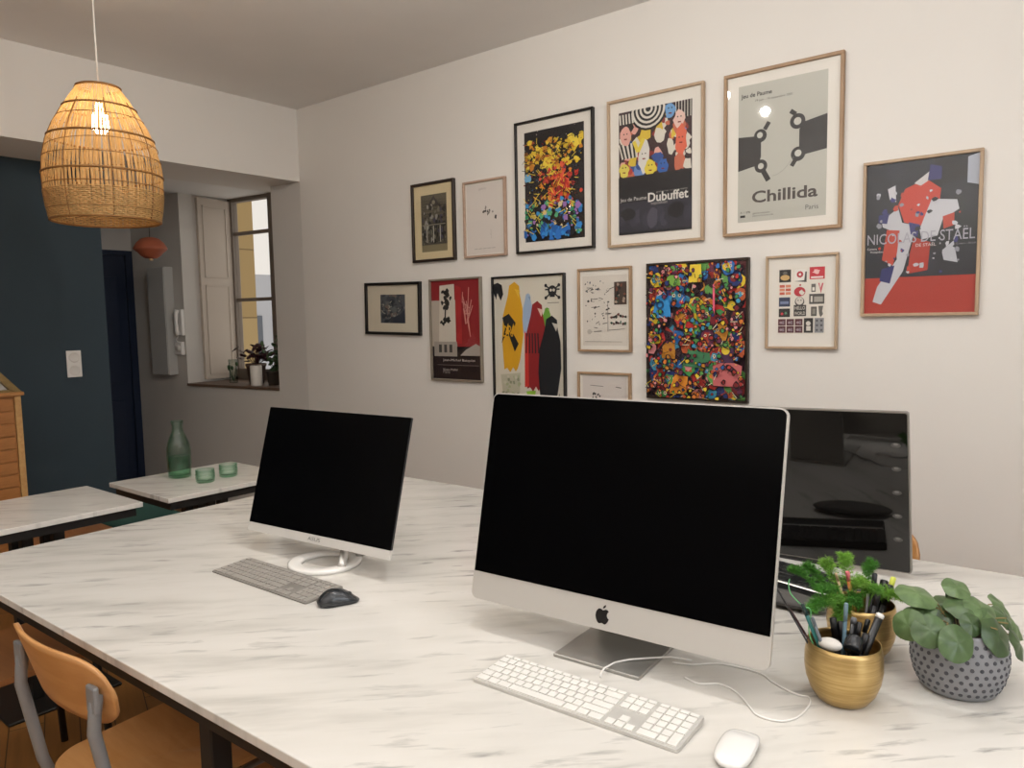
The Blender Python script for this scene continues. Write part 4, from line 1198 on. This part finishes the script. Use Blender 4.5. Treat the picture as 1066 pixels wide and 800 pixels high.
for (px, back, size, mi, kind) in fr_list:
    tip = top_at(px[0], px[1], CUP2, back) - fo
    mid = tip * .55 + Vector((0, 0, .05 if kind == 'd' else .02))
    path = smooth_path([Vector((0, 0, 0)), mid * .55, mid, tip * .85 + Vector((0, 0, .012)), tip, tip + (tip - mid).normalized() * .018 - Vector((0, 0, .008))], 5)
    mb = MB(); mb.tube(path, .0009, 5)
    N = len(path)
    for i in range(int(N * .45), N):
        p = path[i]; tdir = (path[min(i + 1, N - 1)] - path[i - 1]).normalized()
        for br in range(7):
            ang = rnd.uniform(0, 2 * math.pi)
            side = tdir.orthogonal().normalized(); side = Matrix.Rotation(ang, 3, tdir) @ side
            side.z *= .35
            side = (side + tdir * .5).normalized()
            l = size * .5 * rnd.uniform(.5, 1.0) * (1 - .35 * i / N)
            for q in range(6):
                a = p + side * l * (q + .5) / 6
                for nn in range(4):
                    dv = Vector((rnd.gauss(0, 1), rnd.gauss(0, 1), rnd.gauss(0, .6))).normalized()
                    e = a + (dv + side * .7).normalized() * rnd.uniform(.006, .011)
                    w = (e - a).cross(Vector((rnd.gauss(0, 1), rnd.gauss(0, 1), 1))).normalized() * .00055
                    mb.add([a - w, a + w, e], [(0, 1, 2)])
    mb.build('frond', M_FERN[mi], fern)

# ------------------------------------------------------------------ dimpled pot plant
POT = on_z(996, 731, TZ) + Vector((-.12, .99, 0)) * .062
pp = thing('potted_plant', 'round-leaved green plant in a grey dotted concrete pot', 'plant', tuple(POT))
prof = [(0, 0), (.066, 0), (.078, .006), (.091, .026), (.0985, .052), (.0995, .074), (.095, .098), (.088, .116), (.085, .121), (.081, .121), (.082, .112), (.088, .095), (.090, .07), (.086, .04), (.07, .015), (0, .012)]
PK = .82
prof = [(r * PK, z * 1.03) for r, z in prof]
M_CONC = plaster('grey_concrete', '8B8B8E', .15, .85)
body = MB().lathe(prof, 56).build('pot', M_CONC, pp)
dots = MB()
outer = prof[2:9]
def r_at(z):
    for (r0, z0), (r1, z1) in zip(outer, outer[1:]):
        if z0 <= z <= z1: return r0 + (r1 - r0) * (z - z0) / (z1 - z0), math.atan2(-(r1 - r0), z1 - z0)
    return outer[-1][0], 0
for row in range(8):
    z = .017 + row * .0132
    rr, sl = r_at(z)
    for k in range(32):
        a = 2 * math.pi * (k + .5 * (row % 2)) / 32
        mt = Matrix.Rotation(a, 4, 'Z') @ Matrix.Translation((rr + .0002, 0, z)) @ Matrix.Rotation(-sl, 4, 'Y')
        dots.add([(.0006, .0036 * math.cos(t * math.pi / 4), .0036 * math.sin(t * math.pi / 4)) for t in range(8)] + [(-.004, .0042 * math.cos(t * math.pi / 4), .0042 * math.sin(t * math.pi / 4)) for t in range(8)],
                 [list(range(8))] + [(t, 8 + t, 8 + (t + 1) % 8, (t + 1) % 8) for t in range(8)], 0, False, mt)
dots.build('dot_pattern', flat('#4B4B50', .9), body)
MB().lathe([(.066, .112), (.05, .117), (0, .119)], 40).build('soil', flat('#2A2018', .95), pp)
def leaf_mat(name, c1, c2):
    m, nt, b = base_mat(name)
    v = coords(nt, (1, 1, 1))
    col = ramp(nt, noise(nt, v, 40, 4), [(0.3, lin(c1)), (0.7, lin(c2))])
    nt.links.new(col, b.inputs['Base Color']); b.inputs['Roughness'].default_value = .35
    b.inputs['Subsurface Weight'].default_value = 0.0
    return m
M_LEAF = [leaf_mat('leaf_green_a', '3C5030', '526A40'), leaf_mat('leaf_green_b', '485E38', '647C4E'), leaf_mat('leaf_green_c', '32442A', '445A34')]
M_STEM = flat('#7A6A3F', .6)
def leaf_mesh(mb, rx, ry, cup):
    nr, na = 5, 22
    v = [(0, 0, 0)]; f = []
    for j in range(1, nr + 1):
        q = j / nr
        for k in range(na):
            a = 2 * math.pi * k / na
            rad = q * (1 + .04 * math.cos(2 * a) - (.10 * math.exp(-((a - math.pi) / .25) ** 2) if j == nr else 0))
            v.append((rx * rad * math.cos(a), ry * rad * math.sin(a), -cup * q * q + .0018 * math.sin(5 * a) * q))
    f += [(0, 1 + k, 1 + (k + 1) % na) for k in range(na)]
    for j in range(nr - 1):
        for k in range(na):
            a, b = 1 + j * na + k, 1 + j * na + (k + 1) % na; f.append((a, a + na, b + na, b))
    n = len(v)
    v += [(x, y, z - .0009) for x, y, z in v]
    f += [tuple(i + n for i in reversed(q)) for q in f[:]]
    mb.add(v, f, 0, True)
# pixel centre, distance offset, half-size (m), facing direction (right, up, toward viewer), material
leaves = [((996, 611), .02, .027, (0, .86, .5), 1), ((996, 619), .035, .022, (.2, .5, .8), 2), ((955, 618), -.01, .036, (.1, .90, .42), 1), ((962, 634), -.02, .021, (-.3, .8, .55), 1),
          ((945, 651), -.05, .030, (-.75, .2, .6), 1), ((969, 657), -.075, .031, (-.25, .45, .85), 0), ((998, 670), -.095, .034, (.1, .42, .9), 0), ((1040, 663), -.07, .034, (.35, .45, .85), 2),
          ((1005, 629), -.01, .037, (-.1, .88, .4), 0), ((1022, 634), -.02, .031, (.2, .75, .6), 1), ((1043, 630), .03, .028, (.55, .6, .5), 1), ((1046, 642), .0, .026, (.5, .6, .6), 0),
          ((1062, 671), -.02, .031, (.7, .35, .6), 2), ((1058, 652), .02, .028, (.6, .5, .5), 1), ((1028, 640), .05, .028, (.2, .8, .3), 2), ((975, 640), .0, .028, (-.3, .7, .5), 2), ((985, 627), .05, .028, (-.2, .8, .3), 0), ((950, 640), .03, .026, (-.6, .6, .3), 2), ((1012, 650), -.06, .022, (.1, .5, .8), 2)]
crown = POT + Vector((0, 0, .125))
for (px, back, s, nrm, mi) in leaves:
    c = top_at(px[0], px[1], crown, back) - POT
    nv = (c_r * nrm[0] + c_u * nrm[1] - c_f * nrm[2]).normalized()
    out = Vector((c.x, c.y, c.z - .135)); out = out - nv * out.dot(nv)
    xa = out.normalized() if out.length > 1e-4 else nv.orthogonal().normalized()
    ya = nv.cross(xa)
    M = Matrix((xa, ya, nv)).transposed().to_4x4(); M.translation = c
    mb = MB(); leaf_mesh(mb, s, s * .96, s * .22)
    for i, v in enumerate(mb.v): mb.v[i] = tuple(M @ Vector(v))
    lf = mb.build('leaf', M_LEAF[mi], pp)
    base = Vector((c.x * .15, c.y * .15, .112)); midp = (base + c) / 2 + Vector((0, 0, .02))
    MB().tube(smooth_path([base, midp, c - xa * s * .25 - nv * .002]), .0012, 6).build('stem', M_STEM, lf)
stems = MB()
for k in range(9):
    a = rnd.uniform(0, 6.28); b = Vector((.03 * math.cos(a), .03 * math.sin(a), .112)); e = Vector((.075 * math.cos(a + .4), .075 * math.sin(a + .4), .142))
    stems.tube(smooth_path([b, (b + e) / 2 + Vector((0, 0, .012)), e]), .0014, 6)
stems.build('bare_stems', M_STEM, pp)

# ------------------------------------------------------------------ carafe and glasses
M_GGREEN = clear_glass('green_glass', (.90, .97, .93, 1), 1.55, (.42, .66, .52, 1))
M_WATER = clear_glass('green_water', (.74, .93, .82, 1), 1.3, (.5, .75, .6, 1))
kc = on_z(187.5, 497, TZ)
car = thing('glass_carafe', 'green glass carafe half full of water on the small marble table', 'carafe', (kc.x, kc.y, TZ), 0)
s = 1.0
co = [(.0, .002), (.044, .002), (.050, .008), (.052, .05), (.053, .10), (.052, .135), (.046, .165), (.034, .195), (.026, .215), (.023, .235), (.026, .25), (.028, .262), (.026, .264), (.021, .25), (.019, .235), (.022, .213), (.031, .192), (.043, .163), (.048, .13), (.048, .05), (.045, .012), (.0, .008)]
MB().lathe(co, 32).build('body', M_GGREEN, car)
MB().lathe([(0, .0125), (.0435, .0135), (.0465, .05), (.0465, .098), (0, .098)], 28).build('water', M_WATER, car)
def tumbler(label, px):
    c = on_z(*px, TZ); t = thing('glass_tumbler', label, 'glass', (c.x, c.y, TZ), 0, 'low green glasses beside the carafe')
    MB().lathe([(0, .001), (.036, .001), (.040, .006), (.041, .03), (.040, .058), (.038, .058), (.037, .03), (.036, .010), (0, .008)], 28).build('body', M_GGREEN, t)
    mb = MB()
    for z in (.022, .036): mb.lathe([(.0405, z - .002), (.0425, z), (.0405, z + .002)], 28)
    mb.build('ridge', M_GGREEN, t)
tumbler('low green glass nearer the table edge, beside the carafe', (214, 502))
tumbler('low green glass farther right, at the back of the table', (238, 496))

# ------------------------------------------------------------------ chest of small drawers with a house-shaped frame
M_BAMBOO = wood('bamboo_wood', 'A8713C', 'C08A50', .5, (3, 6, 60))
ch = thing('drawer_chest', 'wooden chest of many small drawers against the teal wall', 'chest', (-4.80, 1.11, 0))
hy, HZ = .395, 1.095
MB().box(-.19, .165, -hy, hy, .02, HZ - .02).build('carcass', M_BAMBOO, ch)
MB().bbox(-.195, .20, -hy - .012, hy + .012, HZ - .02, HZ, .003, 1).build('top', M_BAMBOO, ch)
M_STL = wood('pale_bamboo', 'B98A52', 'CFA368', .5)
MB().box(.165, .18, hy - .03, hy, .02, HZ - .02).build('side_stile', M_STL, ch)
MB().box(.165, .18, -hy, -hy + .03, .02, HZ - .02).build('side_stile', M_STL, ch)
M_DR = wood('drawer_wood', '9C6430', 'B67A42', .5, (8, 6, 80))
nrow, dz = 15, .069
d0 = None
for r in range(nrow):
    for cidx in range(2):
        y0 = -hy + .034 + cidx * .365
        z0 = .03 + r * dz
        if d0 is None:
            d0 = MB().bbox(.16, .177, 0, .355, 0, dz - .007, .002, 1).build('drawer', M_DR, ch)
            hk = MB().bbox(.177, .186, .15, .205, .022, .036, .002, 1).build('handle', flat('#5A3A20', .5), d0)
            o = d0
        else:
            o = d0.copy(); COL.objects.link(o); h2 = hk.copy(); COL.objects.link(h2); h2.parent = o
        o.parent = ch; o.location = (0, y0, z0)
hs = thing('house_frame', 'house-shaped wooden frame with white inside on top of drawer chest', 'ornament', (-4.70, 1.26, HZ))
M_OLIVE = wood('olive_wood', '7A6234', '8F7644', .5)
mb = MB()
for s in (-1, 1):
    p, q = Vector((0, s * .255, 0)), Vector((0, 0, .30))
    dv = (q - p).normalized(); nn = Vector((0, dv.z * s, -dv.y * s)) * .035
    if nn.z > 0: nn = -nn
    quad = [p, q, q + Vector((0, 0, -.045)), p + Vector((0, -s * .045, 0))]
    v = [(x_, w.y, w.z) for x_ in (-.06, .07) for w in quad]
    mb.add(v, [(0, 1, 2, 3), (7, 6, 5, 4), (0, 4, 5, 1), (1, 5, 6, 2), (2, 6, 7, 3), (3, 7, 4, 0)])
mb.box(-.06, .07, -.21, .21, 0, .012)
mb.build('gable_frame', M_OLIVE, hs)
mb = MB(); mb.add([(.03, -.215, .012), (.03, .215, .012), (.03, 0, .258), (.02, -.215, .012), (.02, .215, .012), (.02, 0, .258)], [(0, 1, 2), (5, 4, 3), (0, 3, 4, 1), (1, 4, 5, 2), (2, 5, 3, 0)])
mb.build('white_panel', flat('#CFCCC6', .7), hs)

# ------------------------------------------------------------------ switch plate, panel box, handset
sw = thing('wall_switch', 'white double wall socket plate on the teal wall', 'switch', (-5.0, 1.93, .472 + TZ), 0)
MB().bbox(0, .010, -.042, .042, -.082, .082, .003, 2).build('plate', M_WPLASTIC, sw)
for z in (-.04, .04):
    mt = Matrix.Translation((.0095, 0, z)) @ Matrix.Rotation(R(90), 4, 'Y')
    MB().lathe([(.030, 0), (.031, .002), (.028, .003), (.024, .001), (0, .0005)], 28, 0, mt).build('socket', flat('#DDD8D2', .3), sw)
def nwbox(name, mat, parent, s0, s1, z0, z1, t0, t1):
    mb = MB(); wall_panel(mb, s0, s1, z0, z1, t0, t1)
    o = mb.build(name, mat, parent); return o
def s_of(px, py, t=0.0):
    d = ray(px, py); A = P0 + NW * t
    # solve EYE + d k = A + DW s in the horizontal plane
    det = d.x * (-DW.y) + DW.x * d.y
    bxx, byy = A.x - EYE.x, A.y - EYE.y
    k = (bxx * (-DW.y) + DW.x * byy) / det
    s = (d.x * byy - d.y * bxx) / det
    return s, (EYE + d * k).z
def wall_thing(name, label, cat, s, z):
    p = nw(s, 0, z); t = thing(name, label, cat, tuple(p)); return t
def local_box(mb, w, h, t, cz=0.0, bev=.004, tt=0.0):
    """a box lying on the entry wall, in the thing's own axes"""
    M = Matrix((DW, -NW, Vector((0, 0, 1)))).transposed().to_4x4()
    mb.bbox(-w / 2, w / 2, tt, t, cz - h / 2, cz + h / 2, bev, 2, 0, M); return mb
sA, zA = s_of(152, 281, -.085); sB, zB = s_of(176, 391, -.085)
zA2 = s_of(176, 277, -.085)[1]
eb = wall_thing('fuse_box', 'tall grey-white fuse cabinet on the wall right of the navy door', 'cabinet', (sA + sB) / 2, (zA2 + zB) / 2)
local_box(MB(), abs(sA - sB), zA2 - zB, .078).build('body', flat('#C4C3BF', .45), eb)
local_box(MB(), abs(sA - sB) - .012, zA2 - zB - .012, .085, 0, .003, .078).build('door', flat('#BDBCB9', .45), eb)
hp, hz = s_of(185.5, 336, -.03)
hsn = wall_thing('intercom', 'white intercom handset on the wall between fuse cabinet and window', 'intercom', hp, hz)
local_box(MB(), .085, .21, .028).build('base', M_WPLASTIC, hsn)
M = Matrix((DW, -NW, Vector((0, 0, 1)))).transposed().to_4x4()
mb = MB(); mb.tube([(-.012, .045, -.10), (-.012, .055, -.07), (-.012, .058, 0), (-.012, .055, .07), (-.012, .045, .10)], [.018, .016, .013, .016, .018], 12, 0, False, M); mb.build('handset', flat('#EFECE7', .3), hsn)
mb = MB(); mb.tube([(.0, .03, -.10), (.01, .05, -.14), (.0, .03, -.17), (.0, .012, -.16)], .004, 6, 0, False, M); mb.build('cord', M_WPLASTIC, hsn)
tp, tz_ = s_of(185.5, 363, -.03)
th = wall_thing('thermostat', 'small white control box just below the intercom handset', 'thermostat', tp, tz_)
local_box(MB(), .10, .11, .035, 0, .008).build('body', M_WPLASTIC, th)
mt = M @ Matrix.Translation((-.015, .035, .0)) @ Matrix.Rotation(R(-90), 4, 'X')
MB().lathe([(.026, 0), (.025, .012), (0, .013)], 20, 0, mt).build('dial', flat('#E4E0DA', .3), th)

# ------------------------------------------------------------------ window sill plants
def sill_at(px, py, t):
    d = ray(px, py); k = (ZS - EYE.z) / d.z
    s, _ = s_of(px, py, t); return nw(s, t, ZS)
v1 = sill_at(243, 390, .18)
va = thing('glass_vase', 'clear glass vase with a green cutting, leftmost on the sill', 'vase', tuple(v1))
MB().lathe([(0, .001), (.032, .001), (.034, .01), (.033, .12), (.036, .19), (.034, .19), (.031, .12), (.031, .012), (0, .008)], 22).build('body', clear_glass('clear_vase_glass', (.94, .96, .94, 1), 1.5, (.5, .55, .52, 1)), va)
mb = MB(); r2 = random.Random(4)
for k in range(5):
    e = Vector((r2.uniform(-.03, .03), r2.uniform(-.03, .03), r2.uniform(.10, .17)))
    mb.tube([(0, 0, .01), tuple(e * .6), tuple(e)], .0025, 6)
    mb.ell(tuple(e), (.014, .010, .018), 0, 10, 6)
mb.build('cutting', flat('#33502C', .5), va)
v2 = sill_at(267, 390, .20)
rp = thing('potted_plant', 'dark red-leaved plant in a small pot on the window sill', 'plant', tuple(v2))
MB().lathe([(0, 0), (.055, 0), (.075, .14), (.08, .14), (.08, .16), (.07, .16), (.066, .14), (0, .135)], 24).build('pot', flat('#6E5A50', .7), rp)
mb = MB()
for k in range(46):
    a = r2.uniform(0, 6.28); q = r2.uniform(.02, .17); c = Vector((q * math.cos(a), q * math.sin(a), .27 + r2.uniform(-.06, .05) - q * .2))
    M2 = Matrix.Translation(c) @ Euler((r2.uniform(-.7, .7), r2.uniform(-.7, .7), a)).to_matrix().to_4x4()
    t2 = MB(); leaf_mesh(t2, .032, .024, .006); mb.add(t2.v, t2.f, 0, True, M2)
    mb.tube([(0, 0, .14), tuple(c * .6 + Vector((0, 0, .08))), tuple(c)], .002, 4, 0)
mb.build('foliage', flat('#3A1720', .5), rp)
v3 = sill_at(267, 395, .07)
cd = thing('candle', 'short white candle in front of the red-leaved plant', 'candle', tuple(v3))
MB().lathe([(0, 0), (.042, 0), (.044, .004), (.044, .15), (.040, .155), (0, .150)], 24).build('body', flat('#D9D3CA', .5), cd)
MB().tube([(0, 0, .15), (.001, 0, .163)], .0015, 6).build('wick', flat('#2A2622', .8), cd)
v4 = sill_at(285, 392, .16)
tp_ = thing('potted_plant', 'tall thin trailing green plant at the right end of the sill', 'plant', tuple(v4))
MB().lathe([(0, 0), (.04, 0), (.055, .11), (.058, .11), (.05, .10), (0, .098)], 22).build('pot', flat('#4F473F', .7), tp_)
mb = MB()
for k in range(7):
    a = r2.uniform(0, 6.28); hh = r2.uniform(.2, .44); e = Vector((.07 * math.cos(a), .07 * math.sin(a), hh))
    path = smooth_path([Vector((0, 0, .1)), Vector((e.x * .5, e.y * .5, hh * .6)), e]); mb.tube(path, .002, 5)
    for p in path[2:]:
        M2 = Matrix.Translation(p + Vector((r2.uniform(-.02, .02), r2.uniform(-.02, .02), 0))) @ Euler((r2.uniform(-1, 1), r2.uniform(-1, 1), r2.uniform(0, 6))).to_matrix().to_4x4()
        t2 = MB(); leaf_mesh(t2, .022, .014, .004); mb.add(t2.v, t2.f, 0, True, M2)
mb.build('foliage', flat('#3F5A38', .5), tp_)

# ------------------------------------------------------------------ pendant lamps
LX, LY, LZ = -3.38, 1.475, TZ + 1.148
KR, KZ = .865, .925
lamp = thing('pendant_lamp', 'large bell-shaped woven rattan pendant lamp with lit bulb', 'lamp', (LX, LY, LZ))
prof = [(.092, .600), (.125, .555), (.160, .500), (.205, .425), (.236, .355), (.255, .275), (.262, .200), (.260, .130), (.252, .060), (.240, .0)]
prof = [(r * KR, z) for r, z in prof]
def r_l(z):
    for (r0, z0), (r1, z1) in zip(prof, prof[1:]):
        if z1 <= z <= z0: return r1 + (r0 - r1) * (z - z1) / (z0 - z1)
    return prof[-1][0]
M_RAT = translucent('rattan_strand', 'DDB277', .42)
M_RATD = translucent('rattan_hoop', '9A6C36', .15)
M_RATW = translucent('rattan_weave', 'DDB87C', .45)
mb = MB()
NS = 84
zs = [i * .6 / 24 for i in range(25)]
rl = random.Random(6)
for k in range(NS):
    a0 = 2 * math.pi * k / NS + rl.uniform(-.010, .010)
    v = []; f = []
    lean = rl.uniform(-.02, .02)
    for z in zs:
        r = r_l(z) + rl.uniform(-.0015, .0015)
        wd = (.0044 if z > .13 else .0062) * (1 + .25 * math.sin(k * 2.3 + z * 9))
        wd = min(wd, 2 * math.pi * r / NS * .40)
        a = a0 + lean * z / .6 + rl.uniform(-.003, .003)
        da = wd / r
        for (aa, dr) in ((a - da, 0), (a, .0022), (a + da, 0)):
            v.append(((r + dr) * math.cos(aa), (r + dr) * math.sin(aa), z))
    for i in range(len(zs) - 1):
        for j in range(2):
            q = i * 3 + j; f.append((q, q + 1, q + 4, q + 3))
    mb.add(v, f, 0, True)
shade = mb.build('lamp_shade', M_RAT, lamp)
mb = MB()
def hoop(z, r=.0035, dr=.003, tilt=0.0):
    R_ = r_l(max(0, min(.6, z))) + dr
    mb.tube([(R_ * math.cos(2 * math.pi * k / 60), R_ * math.sin(2 * math.pi * k / 60), z + tilt * math.cos(2 * math.pi * k / 60)) for k in range(60)], r, 6, 0, True)
for (z, r) in ((.60, .006), (.505, .0048), (.455, .0018), (.370, .0048), (.275, .002), (.205, .0048), (.150, .0022), (.045, .002), (.0, .005)): hoop(z, r)
hoop(.32, .0016, .003, .02)
for k in range(8):
    a = 2 * math.pi * k / 8 + .5
    mb.tube([((r_l(z) + .003) * math.cos(a), (r_l(z) + .003) * math.sin(a), z) for z in zs[:22]], .0022, 5)
mb.build('hoop', M_RATD, lamp)
# woven lower band: interlaced rows
mb = MB()
for row in range(15):
    z = .006 + row * .0085; n = NS * 2; pts = []
    for k in range(n):
        a = 2 * math.pi * k / n; rr = r_l(z) + (.0035 if (k // 2 + row) % 2 else -.0025)
        pts.append((rr * math.cos(a), rr * math.sin(a), z))
    mb.tube(pts, .0033, 4, 0, True)
mb.build('woven_band', M_RATW, lamp)
MB().lathe([(.0, .615), (.022, .612), (.022, .55), (.016, .53), (0, .53)], 18).build('lamp_holder', flat('#E2DDD5', .4), lamp)
bulbz = .445
MB().lathe([(.0, .395), (.022, .401), (.034, .422), (.036, .445), (.030, .475), (.018, .50), (.014, .53)], 22).build('bulb', emission('warm_bulb', (1.0, .80, .54, 1), 46.0), lamp)
MB().tube([(0, 0, .61), (0, 0, (H_CEIL - LZ) / KZ)], .0035, 8).build('cord', flat('#E6DFD5', .5), lamp)
mb = MB()
for k in range(3):
    a = 2 * math.pi * k / 3; mb.tube([(.02 * math.cos(a), .02 * math.sin(a), .59), (.092 * math.cos(a), .092 * math.sin(a), .6)], .002, 5)
mb.build('spider', flat('#8A8078', .4, .6), lamp)

lamp.scale = (1, 1, KZ)
pc = on_y(156.5, 258.5, 2.62)
pl2 = thing('pendant_lamp', 'small terracotta disc-shaped pendant lamp hanging near the navy door', 'lamp', (pc.x, pc.y, pc.z - .075))
MB().lathe([(.0, .0), (.04, .004), (.065, .022), (.085, .045), (.108, .062), (.112, .072), (.108, .082), (.09, .112), (.06, .140), (.03, .150), (0, .152)], 36).build('lamp_shade', flat('#A4583C', .6), pl2)
MB().tube([(0, 0, .15), (0, 0, H_LOW + .03 - (pc.z - .075))], .003, 6).build('cord', flat('#3A332E', .5), pl2)
MB().lathe([(.0, -.012), (.014, -.012), (.014, .006), (0, .006)], 16).build('lamp_holder', flat('#C9A97C', .5), pl2)

# ------------------------------------------------------------------ light
def point(name, loc, power, col, rad=.04):
    l = bpy.data.lights.new(name, 'POINT'); l.energy = power; l.color = col; l.shadow_soft_size = rad
    o = bpy.data.objects.new(name, l); COL.objects.link(o); o.location = loc; return o
def spot(name, loc, power, col, size=150, blend=.6, rad=.035, aim=(0, 0, -1)):
    l = bpy.data.lights.new(name, 'SPOT'); l.energy = power; l.color = col; l.spot_size = R(size); l.spot_blend = blend; l.shadow_soft_size = rad
    o = bpy.data.objects.new(name, l); COL.objects.link(o); o.location = loc
    o.rotation_euler = Vector(aim).to_track_quat('-Z', 'Y').to_euler(); return o
WARM = (1.0, .945, .85)
for (x, y, p, dz_) in ((-1.87, 1.40, 22, .12), (-2.02, 1.70, 4, .05), (-1.05, 1.42, 24, .30), (-.25, 1.60, 9, .30), (.75, .7, 10, .30)):
    point('ceiling_lamp', (x, y, H_CEIL - dz_), p, WARM if x < -1.5 else (.985, .99, 1.0), .03)
def area(name, loc, aim, sx, sy, power, col):
    l = bpy.data.lights.new(name, 'AREA'); l.shape = 'RECTANGLE'; l.size = sx; l.size_y = sy; l.energy = power; l.color = col
    o = bpy.data.objects.new(name, l); COL.objects.link(o); o.location = loc
    o.rotation_euler = Vector(aim).to_track_quat('-Z', 'Y').to_euler(); return o
for (x, y, p) in ((.8, -.1, 190), (-1.3, -1.2, 200)):  # unseen fill spots behind the camera, added to bounce light off the ceiling
    spot('fill_uplight', (x, y, 1.75), p, (1.0, .985, .965) if x < 0 else (.98, .99, 1.0), 160, .5, .10, (0, 0, 1))
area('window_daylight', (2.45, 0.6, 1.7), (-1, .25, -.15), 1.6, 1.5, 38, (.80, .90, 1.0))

w = bpy.data.worlds.new('world'); scene.world = w; w.use_nodes = True
bg = w.node_tree.nodes['Background']
bg.inputs[0].default_value = (1.0, .94, .86, 1); bg.inputs[1].default_value = 1.0

vs_ = scene.view_settings
scene.display_settings.display_device = 'sRGB'
vs_.view_transform = 'Standard'; vs_.look = 'None'; vs_.gamma = 1.0; vs_.use_curve_mapping = False
vs_.exposure = -0.17
scene.cycles.max_bounces = 10
scene.cycles.transparent_max_bounces = 24
scene.cycles.sample_clamp_indirect = 6.0
